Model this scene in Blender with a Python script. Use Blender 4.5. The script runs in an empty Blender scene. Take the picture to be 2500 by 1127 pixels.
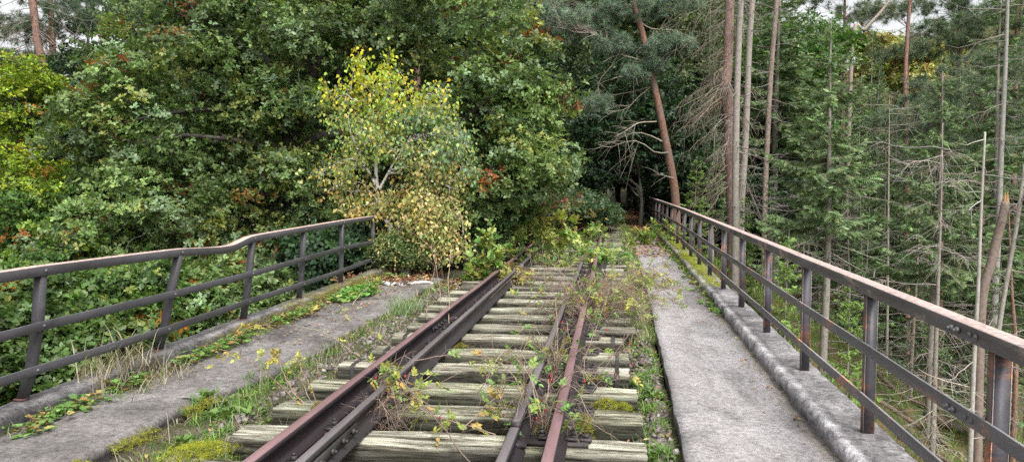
import bpy, math, random
import numpy as np
from mathutils import Vector, Matrix, Euler

SC = bpy.context.scene
COL = SC.collection
R = np.random.default_rng(11)
random.seed(5)
rad = math.radians
F32 = np.float32

# ------------------------------------------------------------------ camera
F_PX = 1900.0
CAM = np.array([0.0, 0.0, 1.59])
YAW = math.atan(250 / F_PX)
PITCH = math.atan(123 / F_PX) * 0.99
cam_d = bpy.data.cameras.new('camera')
cam = bpy.data.objects.new('camera', cam_d)
COL.objects.link(cam)
cam.location = CAM
cam.rotation_euler = Euler((rad(90) - PITCH, 0, YAW), 'XYZ')
cam_d.sensor_width = 36
cam_d.lens = 36 * F_PX / 2500
cam_d.clip_start = 0.05
cam_d.clip_end = 900
SC.camera = cam
CM = np.array(cam.rotation_euler.to_matrix())


def at(px, py, Z):
    """a point of the photo at distance Z along the track, in metres"""
    d = CM @ np.array([(px - 1250) / F_PX, -(py - 563.5) / F_PX, -1.0])
    return CAM + d * (Z / d[1])


def on(px, py, z):
    d = CM @ np.array([(px - 1250) / F_PX, -(py - 563.5) / F_PX, -1.0])
    return CAM + d * ((z - CAM[2]) / d[2])


# ------------------------------------------------------------------ tags
def tag(o, label=None, cat=None, group=None, kind=None):
    if label: o['label'] = label
    if cat: o['category'] = cat
    if group: o['group'] = group
    if kind: o['kind'] = kind
    return o


def empty(name, loc=(0, 0, 0), rz=0.0, label=None, cat=None, group=None):
    o = bpy.data.objects.new(name, None)
    o.empty_display_size = 0.2
    COL.objects.link(o)
    o.location = [float(v) for v in loc]
    o.rotation_euler = (0, 0, rz)
    return tag(o, label, cat, group)


def copy_tree(o, parent=None):
    c = o.copy()
    COL.objects.link(c)
    c.parent = parent
    for ch in list(o.children):
        copy_tree(ch, c)
    return c


# ------------------------------------------------------------------ mesh building
def norm(v):
    return v / np.maximum(np.linalg.norm(v, axis=-1, keepdims=True), 1e-9)


class G:
    def __init__(s):
        s.V = []; s.F = []; s.C = []; s.n = 0

    def add(s, V, Fs, col=(1, 1, 1)):
        V = np.asarray(V, F32).reshape(-1, 3)
        col = np.asarray(col, F32)
        if col.ndim == 1: col = np.broadcast_to(col, (len(V), 3))
        for f in Fs:
            f = np.asarray(f, np.int64)
            if f.size: s.F.append(f + s.n)
        s.V.append(V); s.C.append(col.reshape(-1, 3)); s.n += len(V)
        return s

    def box(s, c, size, rot=None, col=(1, 1, 1)):
        c = np.asarray(c, float); h = np.asarray(size, float) / 2
        v = np.array([[x, y, z] for x in (-1, 1) for y in (-1, 1) for z in (-1, 1)], float) * h
        if rot is not None: v = v @ np.asarray(rot).T
        f = np.array([[0, 1, 3, 2], [4, 6, 7, 5], [0, 4, 5, 1], [2, 3, 7, 6], [0, 2, 6, 4], [1, 5, 7, 3]])
        return s.add(v + c, [f], col)

    def prism(s, c, r, h, n=6, axis=2, col=(1, 1, 1), r2=None, ph=0.0):
        r2 = r if r2 is None else r2
        a = np.arange(n) * 2 * math.pi / n + ph
        lo = np.stack([np.cos(a) * r, np.sin(a) * r, np.zeros(n)], 1)
        hi = np.stack([np.cos(a) * r2, np.sin(a) * r2, np.full(n, h)], 1)
        v = np.concatenate([lo, hi])
        if axis == 0: v = v[:, [2, 0, 1]]
        if axis == 1: v = v[:, [1, 2, 0]]
        i = np.arange(n)
        q = np.stack([i, (i + 1) % n, (i + 1) % n + n, i + n], 1)
        return s.add(v + np.asarray(c, float), [q, i[None, ::-1], i[None] + n], col)

    def tubes(s, P, Rr, sides=5, col=(1, 1, 1), cap=False):
        P = np.asarray(P, float); Rr = np.asarray(Rr, float)
        if P.ndim == 2: P = P[None]; Rr = Rr[None]
        N, K, _ = P.shape
        T = norm(np.gradient(P, axis=1))
        ref = np.where(np.abs(T[..., 2:3]) > 0.9, np.array([1.0, 0, 0]), np.array([0, 0, 1.0]))
        ref = np.broadcast_to(ref[:, :1], T.shape)
        A = norm(np.cross(T, ref)); B = np.cross(T, A)
        a = np.arange(sides) * 2 * math.pi / sides
        V = P[:, :, None] + Rr[:, :, None, None] * (A[:, :, None] * np.cos(a)[:, None] + B[:, :, None] * np.sin(a)[:, None])
        idx = np.arange(N * K * sides).reshape(N, K, sides)
        a0 = idx[:, :-1]; a1 = idx[:, 1:]
        q = np.stack([a0, np.roll(a0, -1, 2), np.roll(a1, -1, 2), a1], -1).reshape(-1, 4)
        Fs = [q]
        if cap: Fs += [idx[:, 0, ::-1], idx[:, -1]]
        c = np.asarray(col, float)
        if c.ndim == 2: c = np.repeat(c, K * sides, 0)
        if c.ndim == 3: c = np.repeat(c.reshape(-1, 3), sides, 0)
        return s.add(V, Fs, c)

    def inst(s, tpl, pos, X, Nn, scale, col):
        """leaf templates: X = growing direction, Nn = upper side"""
        tv, tf = tpl
        X = norm(np.asarray(X, float)); Y = norm(np.cross(Nn, X)); Z = np.cross(X, Y)
        sc = np.asarray(scale, float)
        if sc.ndim == 0: sc = np.full(len(pos), float(sc))
        if sc.ndim == 1: sc = np.stack([sc, sc, sc], 1)
        L = tv[None] * sc[:, None]
        V = pos[:, None] + L[..., 0:1] * X[:, None] + L[..., 1:2] * Y[:, None] + L[..., 2:3] * Z[:, None]
        m = len(tv); off = (np.arange(len(pos)) * m)[:, None, None]
        Fs = [(f[None] + off).reshape(-1, f.shape[1]) for f in tf]
        return s.add(V, Fs, np.repeat(np.asarray(col, float), m, 0))

    def obj(s, name, mat, parent=None, smooth=False):
        me = bpy.data.meshes.new(name)
        V = np.concatenate(s.V).astype(F32); C = np.concatenate(s.C)
        cnt = np.concatenate([np.full(len(f), f.shape[1], np.int32) for f in s.F])
        idx = np.concatenate([f.ravel() for f in s.F]).astype(np.int32)
        me.vertices.add(len(V)); me.vertices.foreach_set('co', V.ravel())
        me.loops.add(len(idx)); me.loops.foreach_set('vertex_index', idx)
        me.polygons.add(len(cnt))
        st = np.concatenate([[0], np.cumsum(cnt)[:-1]]).astype(np.int32)
        me.polygons.foreach_set('loop_start', st); me.polygons.foreach_set('loop_total', cnt)
        if smooth: me.polygons.foreach_set('use_smooth', np.ones(len(cnt), bool))
        at_ = me.color_attributes.new('tint', 'BYTE_COLOR' if False else 'FLOAT_COLOR', 'POINT')
        at_.data.foreach_set('color', np.concatenate([np.clip(C, 0, 4), np.ones((len(C), 1))], 1).astype(F32).ravel())
        me.update(calc_edges=True)
        me.materials.append(mat)
        o = bpy.data.objects.new(name, me)
        COL.objects.link(o)
        if parent is not None: o.parent = parent
        return o


def smooth_noise(shape, step, seed=None):
    """1d or 2d value noise"""
    g = np.random.default_rng(seed) if seed is not None else R
    if len(shape) == 1:
        n = max(2, int(shape[0] / step) + 2)
        return np.interp(np.linspace(0, n - 1, shape[0]), np.arange(n), g.uniform(-1, 1, n))
    a = max(2, int(shape[0] / step) + 2); b = max(2, int(shape[1] / step) + 2)
    k = g.uniform(-1, 1, (a, b))
    x = np.linspace(0, a - 1.001, shape[0]); y = np.linspace(0, b - 1.001, shape[1])
    xi = x.astype(int); yi = y.astype(int); fx = (x - xi)[:, None]; fy = (y - yi)[None]
    fx = fx * fx * (3 - 2 * fx); fy = fy * fy * (3 - 2 * fy)
    return (k[xi][:, yi] * (1 - fx) * (1 - fy) + k[xi + 1][:, yi] * fx * (1 - fy) + k[xi][:, yi + 1] * (1 - fx) * fy + k[xi + 1][:, yi + 1] * fx * fy)


def grid(g, X, Y, Z, col=(1, 1, 1), flip=False):
    n, m = X.shape
    i = np.arange(n * m).reshape(n, m)
    q = np.stack([i[:-1, :-1], i[1:, :-1], i[1:, 1:], i[:-1, 1:]], -1).reshape(-1, 4)
    if flip: q = q[:, ::-1]
    c = np.asarray(col, float)
    if c.ndim == 3: c = c.reshape(-1, 3)
    g.add(np.stack([X, Y, Z], -1), [q], c)


def catmull(pts, n):
    p = np.asarray(pts, float)
    if len(p) == 2: return p[0] + (p[1] - p[0]) * np.linspace(0, 1, n)[:, None]
    q = np.concatenate([[2 * p[0] - p[1]], p, [2 * p[-1] - p[-2]]])
    t = np.linspace(0, len(p) - 1.0001, n); i = t.astype(int); f = (t - i)[:, None]
    a, b, c, d = q[i], q[i + 1], q[i + 2], q[i + 3]
    return 0.5 * (2 * b + (c - a) * f + (2 * a - 5 * b + 4 * c - d) * f ** 2 + (3 * b - a - 3 * c + d) * f ** 3)


# leaf templates ----------------------------------------------------
def leaf_tpl(w=0.5, curl=0.12, fold=0.12, wide=0.45):
    v = np.array([[0, 0, 0], [wide * 0.75, w / 2, fold * w], [wide * 1.6, w * 0.38, fold * w - curl * 0.5], [1, 0, -curl],
                  [wide * 1.6, -w * 0.38, fold * w - curl * 0.5], [wide * 0.75, -w / 2, fold * w]], float)
    return v, [np.array([[0, 3, 2, 1], [0, 5, 4, 3]])]


LEAF = leaf_tpl(0.52)
LEAF_W = leaf_tpl(0.8, 0.1, 0.1, 0.32)


def oak_tpl():
    # lobed blade, folded along its midrib
    s = [(0, .03), (.30, .24), (.40, .13), (.62, .33), (.74, .19), (1, .03)]
    mid = [(x, 0, -.14 * x * x) for x, _ in s]
    lf = [(x, y, .12 * y - .14 * x * x) for x, y in s]
    rt = [(x, -y, .12 * y - .14 * x * x) for x, y in s]
    v = np.array(mid + lf + rt, float); n = len(s)
    a = np.arange(n - 1)
    return v, [np.stack([a, a + 1, a + 1 + n, a + n], 1), np.stack([a, a + 2 * n, a + 1 + 2 * n, a + 1], 1)]


OAK = oak_tpl()


def blade_tpl():
    t = np.array([0, .4, .75, 1]); w = np.array([.03, .028, .018, .002]); z = np.array([0, -.03, -.14, -.34])
    v = np.concatenate([np.stack([t, w, z], 1), np.stack([t, -w, z], 1)])
    i = np.arange(3)
    return v, [np.stack([i, i + 1, i + 5, i + 4], 1)]


BLADE = blade_tpl()


def spray_tpl(n=7, w=0.16, nw=0.035, droop=0.0):
    V = []; T = []
    for k in range(n):
        t = (k + .3) / n; L = w * (1.15 - .6 * t)
        for s in (-1, 1):
            i = len(V)
            V += [[t - nw, 0, -droop * t * t], [t + nw, 0, -droop * t * t], [t + L * 0.9, s * L, -droop * t * t - .25 * L]]
            T.append([i, i + 1, i + 2])
    i = len(V); V += [[.85, nw, 0], [.85, -nw, 0], [1.12, 0, -droop]]; T.append([i, i + 1, i + 2])
    i = len(V); V += [[0, .018, 0], [0, -.018, 0], [1, 0, -droop]]; T.append([i, i + 1, i + 2])
    return np.array(V, float), [np.array(T)]


SPRAY = spray_tpl(6, .30, .06)


def tuft_tpl(n=22, seed=3):
    g = np.random.default_rng(seed); V = []; T = []
    for k in range(n):
        d = norm(np.array([g.uniform(-.15, 1.0), g.normal(0, .62), g.normal(0, .62)]))
        u = norm(np.cross(d, g.normal(size=3))) * .028
        i = len(V); V += [list(-u), list(u), list(d * g.uniform(.75, 1.1))]; T.append([i, i + 1, i + 2])
    return np.array(V, float), [np.array(T)]


TUFT = tuft_tpl()
MOSS = tuft_tpl(9, 5)


def jit(base, n, s=0.18, h=0.06):
    c = np.asarray(base, float)
    c = np.broadcast_to(c, (n, 3)).copy()
    c *= np.exp(R.normal(0, s, (n, 1)))
    c *= np.exp(R.normal(0, h, (n, 3)))
    return np.clip(c, 0.002, 1)


# ------------------------------------------------------------------ materials
def new_mat(name):
    m = bpy.data.materials.new(name); m.use_nodes = True
    nt = m.node_tree; nt.nodes.clear()
    out = nt.nodes.new('ShaderNodeOutputMaterial')
    return m, nt, out


def N(nt, t, **kw):
    n = nt.nodes.new(t)
    for k, v in kw.items():
        if k.startswith('i_'): n.inputs[k[2:].replace('_', ' ')].default_value = v
        else: setattr(n, k, v)
    return n


def noise(nt, co, scale, detail=4, rough=.6, sc3=(1, 1, 1), dist=0.0):
    mp = N(nt, 'ShaderNodeMapping'); mp.inputs['Scale'].default_value = sc3
    nt.links.new(co, mp.inputs['Vector'])
    n = N(nt, 'ShaderNodeTexNoise'); n.inputs['Scale'].default_value = scale; n.inputs['Detail'].default_value = detail
    n.inputs['Roughness'].default_value = rough; n.inputs['Distortion'].default_value = dist
    nt.links.new(mp.outputs[0], n.inputs['Vector'])
    return n.outputs['Fac']


def ramp(nt, fac, stops):
    r = N(nt, 'ShaderNodeValToRGB'); e = r.color_ramp.elements
    while len(e) < len(stops): e.new(0.5)
    for el, (p, c) in zip(e, stops):
        el.position = p; el.color = (c, c, c, 1) if np.isscalar(c) else (*c, 1)
    nt.links.new(fac, r.inputs['Fac'])
    return r.outputs['Color']


def mix(nt, fac, a, b, mode='MIX'):
    m = N(nt, 'ShaderNodeMix', data_type='RGBA', blend_type=mode)
    for s, v in ((m.inputs[0], fac), (m.inputs[6], a), (m.inputs[7], b)):
        if isinstance(v, bpy.types.NodeSocket): nt.links.new(v, s)
        elif np.isscalar(v): s.default_value = v
        else: s.default_value = (*v, 1)
    return m.outputs[2]


def bump(nt, h, strength, dist, prev=None):
    b = N(nt, 'ShaderNodeBump'); b.inputs['Strength'].default_value = strength; b.inputs['Distance'].default_value = dist
    nt.links.new(h, b.inputs['Height'])
    if prev is not None: nt.links.new(prev, b.inputs['Normal'])
    return b.outputs[0]


def pbsdf(nt, out, col, rough=.7, nrm=None, metal=0.0, spec=.5):
    p = N(nt, 'ShaderNodeBsdfPrincipled')
    for s, v in (('Base Color', col), ('Roughness', rough)):
        if isinstance(v, bpy.types.NodeSocket): nt.links.new(v, p.inputs[s])
        else: p.inputs[s].default_value = v if np.isscalar(v) else (*v, 1)
    p.inputs['Metallic'].default_value = metal; p.inputs['Specular IOR Level'].default_value = spec
    if nrm is not None: nt.links.new(nrm, p.inputs['Normal'])
    nt.links.new(p.outputs[0], out.inputs['Surface'])
    return p


def tintnode(nt):
    a = N(nt, 'ShaderNodeAttribute', attribute_name='tint'); return a.outputs['Color']


def obj_co(nt):
    return N(nt, 'ShaderNodeTexCoord').outputs['Object']


def foliage_mat(name, rough=.5, trans=.3, spec=.35, tb=(1.25, 1.3, .6)):
    m, nt, out = new_mat(name)
    t = tintnode(nt)
    p = pbsdf(nt, out, t, rough, spec=spec)
    tr = N(nt, 'ShaderNodeBsdfTranslucent')
    c2 = mix(nt, 1.0, t, tb, 'MULTIPLY')
    nt.links.new(c2, tr.inputs['Color'])
    ms = N(nt, 'ShaderNodeMixShader'); ms.inputs[0].default_value = trans
    nt.links.new(p.outputs[0], ms.inputs[1]); nt.links.new(tr.outputs[0], ms.inputs[2])
    nt.links.new(ms.outputs[0], out.inputs['Surface'])
    return m


def bark_mat(name, sc3=(6, 6, 1.2), amp=(.45, 1.5), bstr=.7, second=None, s_scale=1.2):
    m, nt, out = new_mat(name); co = obj_co(nt)
    n = noise(nt, co, 5, 6, .7, sc3, .6)
    c = mix(nt, 1.0, tintnode(nt), ramp(nt, n, [(.3, amp[0]), (.7, amp[1])]), 'MULTIPLY')
    if second is not None:
        n2 = noise(nt, co, s_scale, 5, .75)
        c = mix(nt, ramp(nt, n2, [(.5, 0.0), (.62, 1.0)]), c, second)
    pbsdf(nt, out, c, .85, bump(nt, n, bstr, .02), spec=.2)
    return m


M = {}
M['leaf'] = foliage_mat('leaf_surface', .42, .32, .36)
M['needle'] = foliage_mat('needle_surface', .55, .15, .25, (1.1, 1.2, .7))
M['grass'] = foliage_mat('grass_surface', .55, .3, .3)
M['bark'] = bark_mat('bark_surface', second=(.16, .17, .13))
M['pinebark'] = bark_mat('pine_bark_surface', (5, 5, 2.2), (.35, 1.7), .9, (.19, .14, .12), 2.0)
M['twig'] = bark_mat('twig_surface', (3, 3, 3), (.7, 1.3), .2)


def birch_mat():
    m, nt, out = new_mat('birch_bark_surface'); co = obj_co(nt)
    n = noise(nt, co, 4, 5, .7, (3, 3, 9), .5); n2 = noise(nt, co, 7, 4, .6, (1, 1, 1.4), 1.0)
    c = mix(nt, ramp(nt, n2, [(.53, 0.0), (.6, 1.0)]), mix(nt, ramp(nt, n, [(.35, 0.0), (.6, 1.0)]), (.33, .30, .27), (.66, .63, .6)), (.04, .035, .03))
    pbsdf(nt, out, c, .7, bump(nt, n2, .5, .01), spec=.3)
    return m


M['birchbark'] = birch_mat()


def steel_mat(name, base, rust, top_rust=0.0, thr=.55, chips=True):
    m, nt, out = new_mat(name); co = obj_co(nt)
    n = noise(nt, co, 3.0, 8, .72, (1, .55, 1.6), .5); n2 = noise(nt, co, 38, 4, .7); n3 = noise(nt, co, 3, 6, .7, (.6, .35, 1), .3)
    b = mix(nt, ramp(nt, n3, [(.3, .55), (.75, 1.5)]), (0, 0, 0), base)
    b = mix(nt, 1.0, base, ramp(nt, n3, [(.3, .6), (.75, 1.55)]), 'MULTIPLY')
    rc = mix(nt, ramp(nt, n2, [(.35, 0.0), (.65, 1.0)]), rust, tuple(min(1, v * 2.3) for v in rust))
    rf = ramp(nt, n, [(thr, 0.0), (thr + .09, 1.0)])
    if top_rust:
        ge = N(nt, 'ShaderNodeNewGeometry'); sx = N(nt, 'ShaderNodeSeparateXYZ'); nt.links.new(ge.outputs['Normal'], sx.inputs[0])
        tf = ramp(nt, sx.outputs['Z'], [(.6, 0.0), (.9, top_rust)])
        mx = N(nt, 'ShaderNodeMath', operation='MAXIMUM'); nt.links.new(rf, mx.inputs[0]); nt.links.new(tf, mx.inputs[1]); rf = mx.outputs[0]
    c = mix(nt, rf, b, rc)
    if chips:
        c = mix(nt, ramp(nt, noise(nt, co, 26, 5, .8, (1, .6, 1)), [(.66, 0.0), (.69, .7)]), c, (.33, .31, .29))
    c = mix(nt, 1.0, c, tintnode(nt), 'MULTIPLY')
    pbsdf(nt, out, c, ramp(nt, n3, [(.3, .42), (.7, .75)]), bump(nt, n2, .35, .003, bump(nt, n, .3, .004)), 0.0, .5)
    return m


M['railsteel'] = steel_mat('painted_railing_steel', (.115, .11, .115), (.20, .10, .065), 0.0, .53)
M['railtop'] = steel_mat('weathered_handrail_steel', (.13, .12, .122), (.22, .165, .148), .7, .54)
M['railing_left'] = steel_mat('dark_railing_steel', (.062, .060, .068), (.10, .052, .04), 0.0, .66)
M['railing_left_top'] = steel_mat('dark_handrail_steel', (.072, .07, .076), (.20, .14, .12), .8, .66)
M['bolt'] = steel_mat('bolt_steel', (.035, .031, .031), (.055, .035, .03), 0, .6, False)
M['rivet'] = steel_mat('rivet_steel', (.12, .115, .115), (.1, .06, .05), 0, .62, False)


def track_steel(name, side, top):
    m, nt, out = new_mat(name); co = obj_co(nt)
    n = noise(nt, co, 5, 6, .7, (1, .15, 1), .3); n2 = noise(nt, co, 60, 4, .7)
    ge = N(nt, 'ShaderNodeNewGeometry'); sx = N(nt, 'ShaderNodeSeparateXYZ'); nt.links.new(ge.outputs['Normal'], sx.inputs[0])
    tp = ramp(nt, sx.outputs['Z'], [(.8, 0.0), (.93, 1.0)])
    c = mix(nt, tp, side, top)
    c = mix(nt, 1.0, c, ramp(nt, n, [(.3, .7), (.7, 1.35)]), 'MULTIPLY')
    c = mix(nt, ramp(nt, n2, [(.68, 0.0), (.74, .6)]), c, (.3, .26, .25))
    pbsdf(nt, out, c, .5, bump(nt, n2, .3, .002, bump(nt, n, .2, .004)), 0, .3)
    return m


M['rail'] = track_steel('running_rail_steel', (.034, .026, .030), (.205, .125, .13))
M['guard'] = track_steel('guard_rail_steel', (.036, .031, .034), (.135, .12, .125))


def wood_mat():
    m, nt, out = new_mat('weathered_sleeper_wood'); co = obj_co(nt)
    oi = N(nt, 'ShaderNodeObjectInfo')
    ad = N(nt, 'ShaderNodeVectorMath', operation='ADD'); cb = N(nt, 'ShaderNodeCombineXYZ')
    ml = N(nt, 'ShaderNodeMath', operation='MULTIPLY'); ml.inputs[1].default_value = 40
    nt.links.new(oi.outputs['Random'], ml.inputs[0])
    for i in range(3): nt.links.new(ml.outputs[0], cb.inputs[i])
    nt.links.new(co, ad.inputs[0]); nt.links.new(cb.outputs[0], ad.inputs[1]); v = ad.outputs[0]
    g1 = noise(nt, v, 6, 7, .78, (.30, 5.0, 5.0), .4); g2 = noise(nt, v, 30, 4, .7, (.12, 4.5, 4.5), .2); pt = noise(nt, v, 2.2, 5, .65)
    c = ramp(nt, g1, [(.36, (.035, .03, .025)), (.44, (.17, .155, .125)), (.50, (.36, .34, .285)), (.62, (.62, .61, .545))])
    c = mix(nt, 1.0, c, ramp(nt, g2, [(.3, .55), (.55, 1.15)]), 'MULTIPLY')
    c = mix(nt, ramp(nt, pt, [(.5, 0.0), (.68, .6)]), c, mix(nt, 1.0, c, (.84, .88, .64), 'MULTIPLY'))
    c = mix(nt, 1.0, c, ramp(nt, oi.outputs['Random'], [(0.0, (.62, .60, .54)), (.35, (.95, .95, .9)), (.7, (.8, .84, .72)), (1.0, (1.1, 1.08, 1.05))]), 'MULTIPLY')
    # side faces: tint carries the painted shade of the gaps
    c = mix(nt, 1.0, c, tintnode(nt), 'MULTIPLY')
    pbsdf(nt, out, c, .85, bump(nt, g1, 1.0, .012, bump(nt, g2, .5, .004)), 0, .2)
    return m


M['wood'] = wood_mat()


def concrete_mat(name, base, dark, warm, lich=.62, big=.7):
    m, nt, out = new_mat(name); co = obj_co(nt)
    n1 = noise(nt, co, big, 7, .7, (1, .6, 1), .5); n2 = noise(nt, co, 12, 6, .75, (1, 1.5, 1), .3); n3 = noise(nt, co, 90, 3, .8); n4 = noise(nt, co, 34, 5, .8, (1, 1, 1), .6)
    c = mix(nt, ramp(nt, n1, [(.35, 0.0), (.65, 1.0)]), base, warm)
    c = mix(nt, ramp(nt, n2, [(.5, 0.0), (.68, .8)]), c, dark)
    c = mix(nt, 1.0, c, ramp(nt, n4, [(.36, .55), (.5, .97), (.66, 1.35)]), 'MULTIPLY')
    c = mix(nt, ramp(nt, n3, [(.63, 0.0), (.73, .5)]), c, (.62, .6, .58))
    c = mix(nt, ramp(nt, n3, [(.3, .7), (.36, 0.0)]), c, (.07, .065, .06))
    c = mix(nt, 1.0, c, ramp(nt, noise(nt, co, .9, 6, .62, (1.6, .8, 1), 1.2), [(.36, .66), (.5, 1.0), (.68, 1.1)]), 'MULTIPLY')
    c = mix(nt, 1.0, c, tintnode(nt), 'MULTIPLY')
    h = mix(nt, .5, n4, n3)
    pbsdf(nt, out, c, .9, bump(nt, h, .8, .008, bump(nt, n2, .4, .02)), 0, .25)
    return m


M['concrete'] = concrete_mat('walkway_concrete', (.385, .37, .375), (.19, .18, .18), (.28, .262, .26), big=1.6)
M['concrete_old'] = concrete_mat('old_slab_concrete', (.25, .235, .235), (.07, .065, .06), (.135, .125, .116), big=2.2)
M['kerb'] = concrete_mat('kerb_concrete', (.40, .385, .39), (.05, .047, .047), (.17, .16, .165), big=6)


def soil_mat(name, cols, scale=1.5):
    m, nt, out = new_mat(name); co = obj_co(nt)
    n1 = noise(nt, co, scale, 7, .7, (1, 1, 1), .6); n2 = noise(nt, co, scale * 14, 5, .75)
    k = len(cols)
    c = ramp(nt, n1, [(.32 + .36 * i / (k - 1), cc) for i, cc in enumerate(cols)])
    c = mix(nt, 1.0, c, ramp(nt, n2, [(.3, .5), (.7, 1.6)]), 'MULTIPLY')
    c = mix(nt, 1.0, c, tintnode(nt), 'MULTIPLY')
    pbsdf(nt, out, c, .95, bump(nt, n2, .9, .03), 0, .15)
    return m


M['soil'] = soil_mat('track_soil', [(.07, .055, .042), (.13, .11, .085), (.075, .085, .035), (.16, .135, .105)], 3)
M['slope'] = soil_mat('forest_floor', [(.09, .065, .036), (.06, .095, .025), (.12, .085, .045), (.055, .10, .025), (.075, .065, .03)], .8)


def plain(name, rough=.8, spec=.3, bs=0.0, scale=30, trans=0):
    m, nt, out = new_mat(name); co = obj_co(nt)
    n = noise(nt, co, scale, 5, .7)
    c = mix(nt, 1.0, tintnode(nt), ramp(nt, n, [(.3, .65), (.7, 1.35)]), 'MULTIPLY')
    pbsdf(nt, out, c, rough, bump(nt, n, bs, .01) if bs else None, 0, spec)
    return m


M['stone'] = plain('ballast_stone_surface', .85, .25, .5, 50)
M['moss'] = foliage_mat('moss_surface', .8, .2, .1)
M['litter'] = foliage_mat('litter_surface', .7, .1, .25)
M['hip'] = plain('rose_hip_skin', .3, .6)
M['splint'] = plain('broken_wood', .7, .2, .5, 20)


# ------------------------------------------------------------------ terrain
def sstep(a, b, x):
    t = np.clip((x - a) / (b - a), 0, 1); return t * t * (3 - 2 * t)


def H(x, y):
    x = np.asarray(x, float); y = np.asarray(y, float)
    right = -0.25 - 0.60 * np.maximum(0, x - 1.75) - 0.38 * np.maximum(0, 19 - y)
    right = right * sstep(70, 40, y) + (-.3 - .1 * np.maximum(0, x - 3)) * sstep(40, 70, y)
    right = np.maximum(right, -10.5 + 0.03 * np.maximum(0, y - 20)) + 0.42 * np.maximum(0, x - 30)
    left = -0.22 - 0.12 * np.maximum(0, -4.2 - x) - 0.62 * np.maximum(0, 12.6 - y) * sstep(-3.0, -4.6, x)
    left = np.maximum(left, -8) + 0.03 * np.maximum(0, -22 - x) * sstep(200, 60, -x) + 0.04 * np.maximum(0, y - 26) * sstep(-5, -12, x) * sstep(70, 50, y)
    mid = np.full_like(x, -0.30)
    mid = np.where(y < 12.4, -0.45 - 0.62 * np.maximum(0, 12.4 - y), mid)
    mid = np.maximum(mid, -8)
    wl = sstep(-3.9, -4.5, x); wr = sstep(1.55, 1.9, x)
    h = mid * (1 - wl) * (1 - wr) + left * wl + right * wr
    h = h + 0.12 * np.maximum(0, y - 75) * sstep(-30, -10, x)
    b = 0.10 * np.sin(x * 1.7 + y * .6) + 0.08 * np.sin(y * 2.3 - x * .9) + .05 * np.sin(x * 5.1 + 1) * np.sin(y * 4.7)
    return h + b * np.maximum(wl, wr) * sstep(0, 1.5, np.minimum(np.abs(x - 1.6), 50))


def Hs(x, y):
    return float(H(np.array([x]), np.array([y]))[0])


def build_ground():
    def axis(segs):
        return np.concatenate([np.arange(a, b, s) for a, b, s in segs])
    xs = axis([(-160, -40, 8), (-40, -14, 2), (-14, -4.6, .6), (-4.6, 1.5, .5), (1.5, 14, .25), (14, 40, 1.2), (40, 180, 7)])
    ys = axis([(-30, 6, 3), (6, 34, .3), (34, 80, 1.5), (80, 260, 8)])
    X, Y = np.meshgrid(xs, ys, indexing='ij')
    g = G(); Z = H(X, Y)
    Z += R.normal(0, .03, Z.shape)
    grid(g, X, Y, Z)
    tag(g.obj('ground', M['slope'], smooth=True), kind='structure')


build_ground()


# ------------------------------------------------------------------ bridge
def railx(z):
    z = np.asarray(z, float); return 1.47 - .22 * np.clip((z - 17) / 16, 0, 1)


def build_bridge():
    t = empty('bridge', (-1.2, 6, -1.0), 0, 'grey concrete railway bridge deck carrying the overgrown track', 'bridge')
    g = G()
    ys = np.linspace(-9, 12.6, 30)
    prof = np.array([[-4.02, -.03], [-4.02, -.55], [-3.5, -1.3], [.95, -1.3], [1.55, -.55], [1.55, -.03], [1.2, -.34], [-3.5, -.34]])
    n = len(prof); V = np.concatenate([np.stack([prof[:, 0], np.full(n, y), prof[:, 1]], 1) for y in ys]) - np.array([-1.2, 6, -1.0])
    i = np.arange(n); q = np.concatenate([np.stack([i + k * n, (i + 1) % n + k * n, (i + 1) % n + (k + 1) * n, i + (k + 1) * n], 1) for k in range(len(ys) - 1)])
    g.add(V, [q]); g.obj('deck', M['kerb'], t)
    g = G()
    ys = np.linspace(12.7, 33, 24); x0 = railx(ys)
    for a, b in ((0, 1),):
        Z = np.array([-.05, -1.6, -3.2])
        X = np.stack([x0 + .08 + .02 * k for k in range(3)], 1); Y = np.repeat(ys[:, None], 3, 1)
        grid(g, X + 1.2, Y - 6, np.broadcast_to(Z, X.shape) + 1.0)
        grid(g, X + 1.2 - .3, Y - 6, np.broadcast_to(Z, X.shape) + 1.0, flip=True)
    g.obj('side_wall', M['kerb'], t)


build_bridge()


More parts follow.
